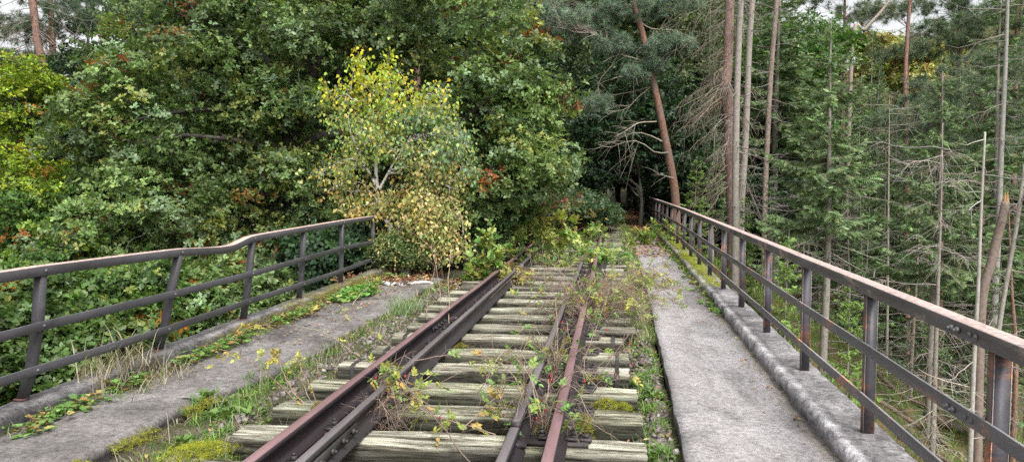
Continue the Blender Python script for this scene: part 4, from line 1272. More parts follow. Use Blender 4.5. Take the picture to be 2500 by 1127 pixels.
def low_tree(px, py, Z, env_px, label, pal, seed, K=(14, 90, 620), leaf=.1, tpl=OAK, ros=(9, 6), name='oak_tree', cat='tree', spread=.14, flat=.5, zb=None, group=None, hang=0.0):
    b = at(px, py, Z); O = b.copy(); O[2] = (Hs(b[0], b[1]) if zb is None else zb) - .2
    tk = catmull([O, (O + b) / 2 + [.1, 0, 0], b], 12) - O
    env = [(at(x, y, z) - O, (rx, ry, rz), w) for x, y, z, rx, ry, rz, w in env_px]
    return broadleaf([(tk, .10, .035)], env, K, (.035, .015, .005), ros, leaf, tpl, pal, seed, name=name, label=label, cat=cat, loc=O, spread=spread, flat=flat, bcol=(.08, .07, .06), group=group, hang=hang)


low_tree(40, 300, 13.5, [(40, 260, 13.5, 1.0, 1.2, .8, 2), (60, 190, 13.5, .6, .8, .5, 1), (20, 400, 13.2, 1.2, 1.2, .7, 2), (150, 470, 13, .8, 1, .5, .7), (-80, 330, 13.5, 1.2, 1.3, 1.4, 1.3)],
         'bright yellow-green beech bush at the left edge of the photo', YELC, 71, (12, 100, 700), .06, LEAF_W, (14, 3), 'beech_tree', spread=.12, flat=.25)
low_tree(60, 560, 12.5, [(60, 520, 12.5, 1.3, 1.2, .7, 2), (160, 620, 12, 1.2, 1.2, .6, 1.5), (0, 640, 12, 1.2, 1.2, .6, 1.2)],
         'darker green beech low at the left edge under the yellow bush', palette([(.06, .13, .03), (.10, .18, .035), (.17, .25, .04)], [3, 3, 2]), 72, (12, 90, 620), .065, LEAF_W, (14, 3), 'beech_tree', spread=.12, flat=.25)
low_tree(150, 800, 9.2, [(60, 760, 8.8, .8, 1.0, .55, 2), (250, 830, 9.2, .9, 1, .5, 2), (60, 900, 8.4, 1.0, 1.1, .7, 2), (330, 720, 9.8, .8, 1, .45, 1.2), (-150, 850, 8.4, 1, 1.1, 1, 1.4)],
         'leafy chestnut-like oak filling the gaps of the left railing nearest the camera', CHESTC, 73, (14, 110, 900), .085, OAK, (12, 7), spread=.13)
low_tree(480, 760, 10.8, [(440, 760, 10.4, .8, .9, .5, 2), (560, 700, 11, .8, 1, .5, 1.6), (640, 780, 11, .8, 1, .5, 1.2), (450, 900, 10, .9, 1, .7, 1.2)],
         'dark oak scrub seen through the bent middle of the left railing', OAKC, 74, (14, 90, 620), .085, OAK, (9, 6))
low_tree(800, 640, 13.2, [(800, 620, 13, .9, .9, .5, 2), (700, 700, 12.6, .9, .9, .5, 1.4), (860, 580, 13.4, .5, .8, .3, 1)],
         'dark green scrub behind the far posts of the left railing', DARKC, 75, (10, 60, 420), .09, OAK, (9, 5))
# dark beech wood around the far end of the path
BEE = broadleaf([simple_trunk(9, .16, .05, 4)], [((0, 0, 7.5), (3.2, 3.2, 2.6), 2), ((0, 0, 4.2), (3.4, 3.4, 1.5), 2), ((1, 0, 10), (2, 2, 1.6), 1)], (26, 220, 1500), (.05, .02, .006), (10, 4), .11, LEAF_W, BEECHC, 81,
                name='beech_tree', bcol=(.07, .062, .055), spread=.22, flat=.22, start=.15)
BEE2 = broadleaf([simple_trunk(6, .12, .05, 9)], [((0, 0, 5), (2.6, 2.6, 2.0), 2), ((0, 0, 2.6), (2.8, 2.8, 1.6), 2)], (20, 180, 1300), (.04, .015, .005), (10, 4), .105, LEAF_W, DARKC, 82,
                 name='beech_tree', bcol=(.06, .055, .05), spread=.2, flat=.25, start=.1)
first = {0: True, 1: True}


def put(k, x, y, s, rz, label, group=None, z=None):
    p = (BEE, BEE2)[k]
    o = p if first[k] else copy_tree(p)
    first[k] = False
    for kk in ('group',):
        if kk in o: del o[kk]
    o.location = (x, y, (Hs(x, y) if z is None else z)); o.scale = (s, s, s); o.rotation_euler = (0, 0, rz)
    return tag(o, label, 'beech tree', group)


for k, (x, y, s) in enumerate([(0.2, 40, 1.0), (-1.5, 44, 1.1), (2.6, 41, 1.0), (-2.8, 35.5, .9), (.6, 52, 1.2), (2.5, 48, 1.2), (-3.6, 50, 1.2)]):
    put(k % 2, x, y, s, k * 2.1, 'beech whose crown roofs the dark hollow at the path end', 'beeches roofing the dark hollow', z=2.2)
put(0, -3.6, 31, .95, 0, 'beech arching over the track from the left before the dark tunnel')
put(0, 3.9, 36.5, .95, 2, 'beech standing at the right of the dark path opening')
put(1, -4.2, 25.5, 1.0, 1, 'dark beech left of the track behind the oak edge')
put(1, 3.3, 30.5, .9, 4, 'low dark beech behind the end of the right railing')
put(0, -1.5, 42, 1.0, 4.4, 'beech closing the dark opening at the end of the track')
put(1, -3.8, 38.5, 1.15, 3, 'dark beech inside the wood left of the path opening')
for k, (x, y, s) in enumerate([(.4, 72, 1.2), (1.8, 76, 1.3), (-1.2, 79, 1.3), (.2, 57, 1.1), (3.2, 70, 1.3), (4.5, 43, 1.1), (0.2, 48, 1.1), (-5, 47, 1.1), (4, 53, 1.2), (-2, 55, 1.2), (1.5, 60, 1.25), (-6, 60, 1.3), (7.5, 47, 1.2), (-9, 40, 1.2), (-9, 30, 1.1), (-13, 35, 1.3), (-10, 22, 1.0), (-14, 26, 1.1), (-18, 31, 1.3), (-13, 45, 1.4), (-20, 44, 1.5), (7.5, 38, 1.1), (1.2, 66, 1.4), (-3, 68, 1.5), (6, 64, 1.4), (9.5, 56, 1.3), (-7, 19.5, .8), (-12, 17.5, .85)]):
    put(k % 2, x, y, s, k * 1.7, 'shaded beech deep in the wood behind the oak and the track end', 'beeches deep in the wood')

# tall background conifers -----------------------------------------
SPC = spruce_proto(20, .18, 2.7, 37, .15, 1.6, 1.0, (.12, .18, .08), fine=1.2, dead_tw=4, droop=.4)
SPD = spruce_proto(18, .32, 2.3, 38, .12, 1.8, 1.0, (.14, .205, .085), fine=1.2, dead_tw=5, droop=.4)
used = {}


def far_spruce(P, x, y, topz, rz, label, group, wide=1.0, Ht=None):
    key = P.name; o = P if key not in used else copy_tree(P); used[key] = 1
    z = Hs(x, y) - .2; s = (topz - z) / Ht; s = max(s, .35)
    o.location = (x, y, z); o.scale = (s * wide, s * wide, s); o.rotation_euler = (0, 0, rz)
    tag(o, label, 'spruce tree', group)


rr = np.random.default_rng(77)
spots = []
for Z0, Z1, n in ((27, 34, 14), (34, 46, 20), (46, 62, 24), (62, 85, 26)):
    for k in range(n):
        px = 1690 + (k + rr.uniform(.1, .9)) * 900 / n; Z = rr.uniform(Z0, Z1); spots.append((px, Z))
for k, (px, Z) in enumerate(spots):
    env = np.interp(px, [1690, 1900, 1990, 2080, 2200, 2350, 2600], [-260, -200, 20, 100, 120, 95, 60])
    if Z < 46: env = env + rr.uniform(60, 330)
    else: env = env + rr.uniform(-30, 110)
    P, Ht = ((SPC, 20), (SPD, 18))[k % 2]
    a = at(px, env, Z)
    near = Z < 40
    far_spruce(P, a[0], a[1], a[2], rr.uniform(0, 6), 'shaded spruce in the middle rows of the wood on the right slope' if near else 'distant spruce filling the wood beyond the right railing', 'middle-distance spruces on the right' if near else 'distant spruces on the right', rr.uniform(.8, 1.15), Ht)
# left and centre backdrop of conifers above the beeches
for k in range(34):
    px = -150 + (k + rr.uniform(.1, .9)) * 1900 / 34; Z = rr.uniform(34, 62); a = at(px, rr.uniform(-420, -150) if px > 260 else rr.uniform(160, 300), Z)
    P, Ht = ((SPC, 20), (SPD, 18))[k % 2]
    far_spruce(P, a[0], a[1], a[2], rr.uniform(0, 6), 'tall dark spruce behind the oak and beeches', 'tall spruces behind the oak', rr.uniform(.9, 1.2), Ht)
# far hill top pines and autumn trees against the sky on the right
for k, (px, Z, yt, lb) in enumerate([(2340, 32, -80, 'pine with thin dark stem against the sky near the right'), (2215, 40, -60, 'sparse pine crown against the sky above the yellow trees'), (2480, 30, -50, 'blue-green pine crown with flat layered boughs at the right edge'), (2400, 26, 150, 'pine with flat blue-green boughs reaching left, below the sky gap'), (2300, 24, 200, 'reddish-stemmed pine with soft green tufts over the slope'), (2060, 36, -100, 'pine crown at the photo top, left of the sky gap')]):
    pine_tree(0, 0, Z, .11, [(px - 8, 700), (px - 4, 400), (px, 200), (px + 4, yt)], lb, [(px + 5, yt + 20, 1.5, .7, 1.2), (px - 60, yt + 90, 1.5, .5, 1), (px + 70, yt + 130, 1.7, .5, 1.2), (px - 20, yt + 190, 1.6, .4, .8)], 90 + k, (.15, .20, .12), tuft=.22 if Z < 30 else .3, n=1900 if Z < 30 else 1100, bark=(.2, .12, .09))
for k, (px, py, Z) in enumerate([(2130, 110, 58), (2240, 130, 56), (2330, 150, 60), (2190, 120, 60)]):
    low_tree(px, py, Z, [(px, py, Z, 1.5, 1.5, .8, 1), (px, py + 60, Z, 1.5, 1.5, 1.2, .6)], 'yellow-orange autumn tree among the conifers under the sky gap', palette([(.38, .36, .12), (.27, .32, .10), (.40, .29, .10)], [3, 3, 1]), 100 + k, (8, 40, 300), .20, LEAF_W, (9, 4), 'autumn_tree', group='autumn trees under the sky gap', spread=.35)
low_tree(1990, 480, 30, [(1880, 330, 30, 2.2, 2, 1.8, 1), (1900, 180, 30, 2, 2, 1.5, 1), (1960, 120, 31, 2, 2, 1.4, .7)], 'light green leafy beech between the pale trunks and the tall spruce', palette([(.08, .17, .035), (.11, .22, .04), (.06, .12, .03)], [3, 2, 2]), 110, (16, 120, 800), .12, LEAF_W, (10, 4), 'beech_tree', spread=.25, flat=.25)
low_tree(1560, 420, 27, [(1500, 330, 27, 1.6, 1.5, 1.2, 1.4), (1560, 210, 28, 1.8, 1.5, 1.5, 1.2), (1430, 420, 26.5, 1.0, 1.3, .9, .8), (1640, 330, 27, 1.3, 1.3, 1.6, 1)], 'dark green beech with loose layered sprays over the path opening', DARKC, 111, (20, 140, 1000), .095, LEAF_W, (10, 4), 'beech_tree', spread=.22, flat=.22)
low_tree(1720, 560, 26, [(1730, 450, 26, 1.4, 1.5, 1.3, 1.4), (1850, 500, 27, 1.8, 1.5, 1.3, 1.2)], 'dark undergrowth tree behind the pale trunks and railing', DARKC, 112, (14, 100, 700), .095, LEAF_W, (10, 4), 'beech_tree', spread=.22, flat=.25)
# ------------------------------------------------------------------ ground cover
def surf(x, y):
    """height of whatever lies under a small plant near the track"""
    x = np.asarray(x, float); y = np.asarray(y, float)
    z = bed_z(x, y)
    z = np.where(x < -2.88, .02, z); z = np.where((x > .42), .04, z)
    z = np.where((y > 12.5) & (x < -2.6), -.10 + .05 * np.sin(x * 3 + y) - .05 * np.maximum(0, -4.5 - x), z)
    return z


def tufts(g, x, y, z, nb, ln, cols, spread=.03, lean=.5, wid=1.0):
    n = len(x); k = np.repeat(np.arange(n), nb); m = len(k)
    a = R.uniform(0, 6.283, m); e = R.uniform(.1, 1, m) * lean
    d = norm(np.stack([np.cos(a) * e, np.sin(a) * e, np.full(m, 1.0)], 1))
    p = np.stack([x[k] + R.normal(0, spread, m), y[k] + R.normal(0, spread, m), z[k] - .01], 1)
    L = (np.broadcast_to(ln, (n,))[k]) * R.uniform(.5, 1.2, m)
    c = np.array(cols, float)[R.integers(0, len(cols), n)][k] * np.exp(R.normal(0, .2, (m, 1)))
    nn = norm(np.stack([-np.cos(a), -np.sin(a), np.full(m, .3)], 1))
    w = L * wid
    g.inst(BLADE, p, d, nn, np.stack([L, np.maximum(w, .05), L], 1), c)


def rosettes(g, x, y, z, nl, ln, cols, up=.35, tpl=LEAF):
    n = len(x); k = np.repeat(np.arange(n), nl); m = len(k)
    a = R.uniform(0, 6.283, m); d = norm(np.stack([np.cos(a), np.sin(a), R.uniform(.05, up * 2, m)], 1))
    p = np.stack([x[k], y[k], z[k] + .005], 1); L = np.broadcast_to(ln, (n,))[k] * R.uniform(.6, 1.2, m)
    c = np.array(cols, float)[R.integers(0, len(cols), n)][k] * np.exp(R.normal(0, .18, (m, 1)))
    g.inst(tpl, p + d * .01, d, norm(np.array([0, 0, 1.0]) + R.normal(0, .25, (m, 3))), L, c)


def clump_pts(spots, per):
    X = []; Y = []
    for (px, py, r, n) in spots:
        c = on(px, py, -.03); k = int(n * per); X.append(c[0] + R.normal(0, r, k)); Y.append(c[1] + R.normal(0, r * 1.2, k))
    return np.concatenate(X), np.concatenate(Y)


GREEN = [(.12, .24, .04), (.16, .30, .06), (.10, .20, .05), (.20, .30, .07)]
DRY = [(.42, .37, .27), (.33, .28, .2), (.45, .41, .32), (.22, .18, .13)]


def ground_cover():
    # grass: left strip, right strip
    g = G()
    x, y = clump_pts([(560, 1000, .10, 16), (600, 985, .09, 9), (500, 1080, .10, 10), (430, 1100, .12, 8), (640, 945, .10, 8), (690, 915, .08, 7), (740, 895, .07, 5), (510, 1015, .07, 6), (590, 1040, .07, 5), (620, 1060, .05, 3), (820, 860, .05, 5), (560, 1085, .05, 5),
                      (1560, 905, .05, 9), (1575, 930, .05, 8), (1560, 965, .05, 7), (1590, 990, .05, 8), (1600, 1030, .05, 6), (1610, 1110, .05, 8), (1580, 860, .05, 6), (1540, 1000, .05, 5), (1600, 900, .04, 5), (1550, 1060, .04, 4), (1590, 1085, .04, 5)], 2.4)
    tufts(g, x, y, surf(x, y), 9, R.uniform(.05, .12, len(x)), GREEN, .025, .9)
    n = 900; y = R.uniform(3.2, 12.3, n); x = R.uniform(-2.85, -2.28, n)
    tufts(g, x, y, surf(x, y), 7, R.uniform(.03, .08, n), GREEN + DRY, .03, 1.0)
    n = 260; y = R.uniform(3.6, 11, n); x = R.uniform(.16, .39, n)
    tufts(g, x, y, surf(x, y), 6, R.uniform(.03, .07, n), GREEN + DRY[:2], .025, 1.0)
    n = 2600; y = 8 + 25 * R.random(n) ** 1.3; x = R.uniform(-.05, .5, n) + R.normal(0, .06, n)
    x = np.minimum(x, .42)
    tufts(g, x, y, surf(x, y), 7, R.uniform(.05, .14, n), [(.20, .28, .08), (.26, .33, .12), (.16, .24, .07), (.33, .31, .17)], .04, .9)
    n = 1500; y = 12.5 + 20 * R.random(n); x = R.uniform(-1.7, -.2, n)
    tufts(g, x, y, surf(x, y) + .03, 6, R.uniform(.06, .16, n), [(.16, .24, .07), (.22, .28, .10), (.30, .25, .13), (.25, .17, .09)], .05, .9)
    n = 260; y = R.uniform(3.4, 12.3, n); x = -3.69 + np.abs(R.normal(0, .05, n)); tufts(g, x, y, np.full(n, .02), 6, R.uniform(.04, .12, n), GREEN + DRY, .03, 1.0)
    n = 240; y = R.uniform(4.6, 12.3, n); x = np.interp(y, [3, 5.1, 5.6, 6.2, 7.2, 12], [-2.98, -2.93, -2.9, -2.83, -2.76, -2.8]) + R.normal(0.03, .03, n); tufts(g, x, y, np.full(n, -.06), 6, R.uniform(.06, .14, n), GREEN + DRY, .03, 1.0)
    # dry bleached grass hanging over the left kerb
    c = on(395, 905, .1); n = 24; y = c[1] + R.uniform(-.5, .25, n); x = np.full(n, -3.72) + R.normal(0, .03, n)
    tufts(g, x, y, np.full(n, .03), 9, R.uniform(.14, .32, n), DRY, .05, .9, .5)
    n = 24; y = c[1] + R.uniform(-.5, .25, n); x = np.full(n, -3.86) + R.normal(0, .04, n)
    tufts(g, x, y, np.full(n, .13), 7, R.uniform(.15, .38, n), DRY[:3] + [(.25, .26, .10)], .05, .8, .4)
    n = 30; y = c[1] + R.uniform(-.7, .3, n); x = R.uniform(-3.65, -3.45, n)
    tufts(g, x, y, np.full(n, .03), 9, R.uniform(.08, .2, n), DRY + GREEN[:1], .05, 1.4, .5)
    # sparse dry stalks on the strips
    n = 160; y = R.uniform(3.5, 12, n); x = R.uniform(-2.8, -2.2, n)
    tufts(g, x, y, surf(x, y), 3, R.uniform(.1, .25, n), DRY, .02, .8, .25)
    # soft grey-green tuft beside the sleepers
    c = on(990, 760, -.05); n = 26; x = c[0] + R.normal(0, .13, n); y = c[1] + R.normal(0, .2, n)
    tufts(g, x, y, np.full(n, -.05), 26, R.uniform(.12, .26, n), [(.20, .30, .14), (.26, .34, .18)], .04, 1.1, .35)
    tag(g.obj('grass', M['grass']), kind='stuff')

    # leafy weeds: rosettes and creeping strawberry along the left kerb
    g = G()
    n = 330; y = 3.8 + R.beta(1, 1, n) * 8.4; x = -3.66 + np.abs(R.normal(0, .06, n)); cl = np.sin(y * 3.1) + np.sin(y * 7.3) > -.5
    x, y = x[cl], y[cl]
    for dx, dy in ((0, 0), (.05, .03), (-.04, .05), (.03, -.05), (.0, .08)):
        m = R.random(len(x)) < .8
        X, Y = x[m] + dx + R.normal(0, .015, m.sum()), y[m] + dy + R.normal(0, .015, m.sum())
        h = R.uniform(.03, .10, m.sum())
        rosettes(g, X, Y, h, 3, R.uniform(.035, .055, m.sum()), [(.16, .30, .07), (.20, .36, .10), (.13, .25, .06), (.12, .22, .08), (.15, .26, .07), (.16, .30, .07), (.36, .20, .09), (.36, .33, .12)], .25, LEAF_W)
    c = on(868, 722, .02); n = 170; X = c[0] + R.normal(0, .10, n); Y = c[1] + R.normal(0, .32, n)
    rosettes(g, X, Y, R.uniform(.02, .09, n), 6, .075, [(.15, .31, .07), (.19, .36, .09)], .6)
    x, y = clump_pts([(570, 1005, .08, 12), (540, 980, .06, 8), (640, 1000, .06, 5), (1565, 915, .04, 9), (1590, 960, .04, 6), (470, 1075, .06, 5), (700, 905, .05, 4), (1600, 1105, .04, 5), (1550, 900, .04, 5), (950, 680, .2, 26), (1010, 670, .2, 14), (1080, 700, .15, 8)], 1.5)
    rosettes(g, x, y, surf(x, y) + .01, 8, R.uniform(.035, .07, len(x)), [(.13, .22, .06), (.17, .27, .08), (.10, .17, .05), (.2, .26, .1)], .6)
    n = 700; y = R.uniform(3.3, 12, n); x = np.where(R.random(n) < .6, R.uniform(-2.8, -2.25, n), R.uniform(.18, .40, n))
    rosettes(g, x, y, surf(x, y), 5, R.uniform(.02, .045, n), GREEN + [(.25, .22, .09)], .3)
    n = 120; y = R.uniform(9, 20, n); x = railx(y) - .22 - np.abs(R.normal(0, .05, n))
    rosettes(g, x, y, np.full(n, .03), 6, R.uniform(.04, .09, n), GREEN + [(.3, .3, .08)], .6)
    c = on(1635, 545, .03); n = 60; x = c[0] + R.normal(0, .10, n); y = c[1] + R.normal(0, 1.0, n)
    rosettes(g, x, y, R.uniform(.02, .15, n), 7, .13, [(.20, .36, .07), (.25, .40, .09)], .6)
    tag(g.obj('weeds', M['grass']), kind='stuff')

    # moss cushions
    g = G()
    def moss(x, y, z, cols, s=.022):
        n = len(x); c = np.array(cols)[R.integers(0, len(cols), n)] * np.exp(R.normal(0, .2, (n, 1)))
        g.inst(MOSS, np.stack([x, y, z], 1), norm(np.array([0, 0, 1.0]) + R.normal(0, .3, (n, 3))), rdir(n), s * R.uniform(.6, 1.4, n), c)
    YM = [(.40, .42, .04), (.30, .34, .04), (.22, .24, .04)]; BM = [(.25, .22, .05), (.33, .31, .05), (.16, .15, .05)]
    n = 2600; y = R.uniform(3.5, 5.25, n); k = np.clip(np.sin(y * 9) + .6 * np.sin(y * 23) + .7, 0, 2) / 2; x = np.interp(y, [3, 4.4, 5.1], [-2.97, -2.92, -2.90]) + R.normal(0, .03, n) * (1 + k)
    m_ = k > .35; x, y, k = x[m_], y[m_], k[m_]; n = len(x)
    moss(x, y, .035 - .05 * np.abs(R.normal(0, 1, n)) * k, YM + BM)
    for px, py, r, n in ((1378, 865, .05, 1500), (1390, 835, .045, 1300), (1345, 1000, .05, 1500), (1328, 1050, .045, 1200), (1425, 1025, .04, 900), (1400, 745, .05, 500)):
        c = on(px, py, .0); e = R.normal(0, 1, (n, 2)); rr2 = (e ** 2).sum(1)
        moss(c[0] + e[:, 0] * r, c[1] + e[:, 1] * r * 1.6, .035 - .05 * rr2 + R.normal(0, .006, n), BM + YM[1:], .02)
    for px, py, r, n, z in ((470, 1110, .10, 900, -.04), (520, 1100, .06, 300, -.05), (1480, 990, .05, 350, -.06), (1520, 1000, .04, 200, -.06), (1250 + 120, 865, .055, 700, -.03), (1385, 835, .05, 600, -.03), (1345, 1000, .05, 600, -.04), (1320, 1050, .04, 400, -.05), (1418, 1030, .04, 500, -.05), (780, 1000, .04, 300, -.03), (1125, 850, .04, 200, -.02), (910, 975, .05, 200, -.08)):
        c = on(px, py, z); d = R.normal(0, 1, (n, 2)); hgt = .05 * np.exp(-(d ** 2).sum(1) / 1.6)
        moss(c[0] + d[:, 0] * r, c[1] + d[:, 1] * r * 1.3, z + hgt, YM if px in (470, 520, 1480, 1520, 1385) else BM)
    n = 2200; y = R.uniform(6.6, 12.6, n); x = -3.73 + R.normal(0, .022, n); moss(x, y, R.uniform(.02, .13, n), BM, .026)
    n = 900; y = R.uniform(8.5, 12.6, n); x = -3.83 + R.normal(0, .05, n); moss(x, y, np.full(n, .135), BM + YM[:1], .026)
    n = 3000; y = R.uniform(11, 24, n); x = railx(y) - .12 + R.normal(0, .05, n) + R.uniform(0, .14, n); moss(x, y, np.full(n, .13), YM, .035)
    n = 1500; y = 3.6 + 11 * R.random(n) ** 1.4; x = -3.62 + R.normal(0, .06, n); moss(x, y, np.full(n, .035), BM + YM[1:], .018)
    n = 700; y = R.uniform(3.3, 12, n); kk = np.sin(y * 2.1) + np.sin(y * 5.7) > .2; y = y[kk]; x = 1.262 - np.abs(R.normal(0, .02, len(y))); moss(x, y, np.full(len(y), .026), [(.12, .11, .04), (.2, .2, .05), (.1, .08, .05)], .016)
    tag(g.obj('moss', M['moss']), kind='stuff')

    # ballast stones
    g = G(); rr_ = np.random.default_rng(4)
    for v in range(5):
        b = np.array([[sx, sy, sz] for sx in (-1, 1) for sy in (-1, 1) for sz in (-1, 1)], float) * rr_.uniform(.6, 1.1, (8, 3)) * [1, .8, .6]
        tpl = (b, [np.array([[0, 1, 3, 2], [4, 6, 7, 5], [0, 4, 5, 1], [2, 3, 7, 6], [0, 2, 6, 4], [1, 5, 7, 3]])])
        n = 2300; y = 3.0 + 10.5 * R.random(n) ** 1.3; u = R.uniform(.14, 1, n); x = np.where(u < .35, R.uniform(-2.62, -1.9, n), np.where(u < .62, R.uniform(-.25, .38, n), R.uniform(-1.8, -.3, n)))
        s = R.uniform(.010, .026, n); c = np.array([(.17, .15, .142), (.12, .105, .10), (.23, .205, .19), (.15, .12, .10)])[R.integers(0, 4, n)] * np.exp(R.normal(0, .2, (n, 1)))
        g.inst(tpl, np.stack([x, y, surf(x, y) + s * .3], 1), rdir(n, 0, .5), rdir(n, 1.2), s, c)
    tag(g.obj('ballast_stones', M['stone']), kind='stuff')

    # fallen leaves and litter
    g = G()
    def leaves(x, y, z, cols, s, tpl=LEAF):
        n = len(x); c = np.array(cols)[R.integers(0, len(cols), n)] * np.exp(R.normal(0, .25, (n, 1)))
        d = rdir(n, .1, .25); g.inst(tpl, np.stack([x, y, z + .006], 1), d, norm(np.array([0, 0, 1.0]) + R.normal(0, .35, (n, 3))), s * R.uniform(.6, 1.2, n), c)
    RB = [(.24, .10, .05), (.30, .15, .08), (.18, .08, .045), (.36, .22, .12), (.14, .08, .05)]; YL = [(.42, .34, .15), (.34, .22, .11), (.33, .28, .15)]
    n = 5200; x = R.uniform(-4.4, -1.9, n); y = 11.6 + R.random(n) ** 1.2 * 8; leaves(x, y, surf(x, y) + R.uniform(0, .03, n), RB * 2 + YL, .075)
    n = 3200; y = 14 + 22 * R.random(n); x = R.uniform(-2.3, .0, n); leaves(x, y, surf(x, y) + R.uniform(.0, .09, n), RB * 2 + YL, .075)
    n = 2600; y = 16 + 24 * R.random(n) ** .9; x = R.uniform(.45, 1.25, n); leaves(x, y, np.full(n, .035), RB, .08)
    n = 160; y = 5 + 12 * R.random(n); x = 1.22 - np.abs(R.normal(0, .10, n)); leaves(x, y, np.full(n, .035), RB + YL, .04)
    n = 30; y = R.uniform(3.3, 13, n); x = R.uniform(.5, 1.2, n); leaves(x, y, np.full(n, .036), YL, .028)
    n = 420; y = 3.5 + 9 * R.random(n); x = np.where(R.random(n) < .5, R.uniform(-2.85, -2.2, n), R.uniform(.1, .4, n)); leaves(x, y, surf(x, y) + .01, RB + YL, .045)
    n = 130; y = 3.8 + 8.5 * R.random(n); x = -3.65 + R.normal(0, .06, n); leaves(x, y, np.full(n, .05), RB + YL, .05)
    n = 420; y = R.uniform(7, 12.4, n); x = R.uniform(-3.7, -2.9, n); leaves(x, y, np.full(n, .03), RB + YL, .04)
    n = 2600; y = R.uniform(3.6, 15, n); x = R.uniform(-2.2, .1, n); leaves(x, y, surf(x, y) + R.uniform(0, .05, n), RB + YL, .045)
    tag(g.obj('leaf_litter', M['litter']), kind='stuff')

    # tussocks, fern and brash on the slope beyond the bridge
    g = G(); n = 9000; x = 2.2 + 20 * R.random(n) ** 1.2; y = 8 + 26 * R.random(n)
    ph = np.sin(x * 1.1 + y * .7) + np.sin(y * 1.9 - x * .5); kk = ph > -.9; x, y = x[kk], y[kk]
    tufts(g, x, y, H(x, y), 9, R.uniform(.15, .38, len(x)), [(.13, .23, .05), (.17, .27, .06), (.22, .28, .07), (.09, .17, .05), (.24, .18, .09)], .12, 1.3, 1.0)
    n = 1800; x = -9.0 - 9 * R.random(n); y = 6 + 20 * R.random(n); tufts(g, x, y, H(x, y), 8, .35, [(.07, .14, .035), (.1, .18, .04)], .12, 1.3)
    tag(g.obj('undergrowth', M['grass']), kind='stuff')


ground_cover()


# ------------------------------------------------------------------ shrubs over the track
LEAFLET = leaf_tpl(.58, .06, .12, .42)


def cane_leaves(g, P, T, size, cols, nl=7):
    """pinnate leaves at points P with directions T"""
    n = len(P); side = norm(np.cross(T, norm(rdir(n) + [0, 0, .3]))); D = norm(side * 1.0 + T * .5 + [0, 0, .1]); L = size * 1.25 * R.uniform(.7, 1.2, n)
    up = norm(np.array([0, 0, 1.0]) + R.normal(0, .45, (n, 3))); S = norm(np.cross(D, up)); c0 = np.array(cols)[R.integers(0, len(cols), n)]
    for k in range(nl):
        j = (k + 1) // 2; s = 0 if k == 0 else (1 if k % 2 else -1); t = 1.0 if k == 0 else 1.0 - j * .27
        p = P + D * (L * t)[:, None] - np.array([0, 0, 1.0]) * (L * t * t * .25)[:, None]; d = norm(D * (.6 if s else 1) + S * s * .9 + R.normal(0, .12, (n, 3)))
        c = c0 * np.exp(R.normal(0, .14, (n, 1)))
        g.inst(LEAFLET, p, d, norm(up + R.normal(0, .2, (n, 3))), L * (.52 if s else .58), c)


ROSEY = [(.42, .44, .10), (.32, .40, .10), (.26, .38, .11), (.48, .42, .12), (.20, .32, .09), (.36, .42, .14)]
ROSEG = [(.16, .32, .08), (.20, .38, .10), (.24, .34, .08), (.13, .26, .08), (.34, .40, .09)]
BROWNT = [(.24, .17, .14), (.30, .22, .18), (.20, .15, .13), (.34, .26, .2)]


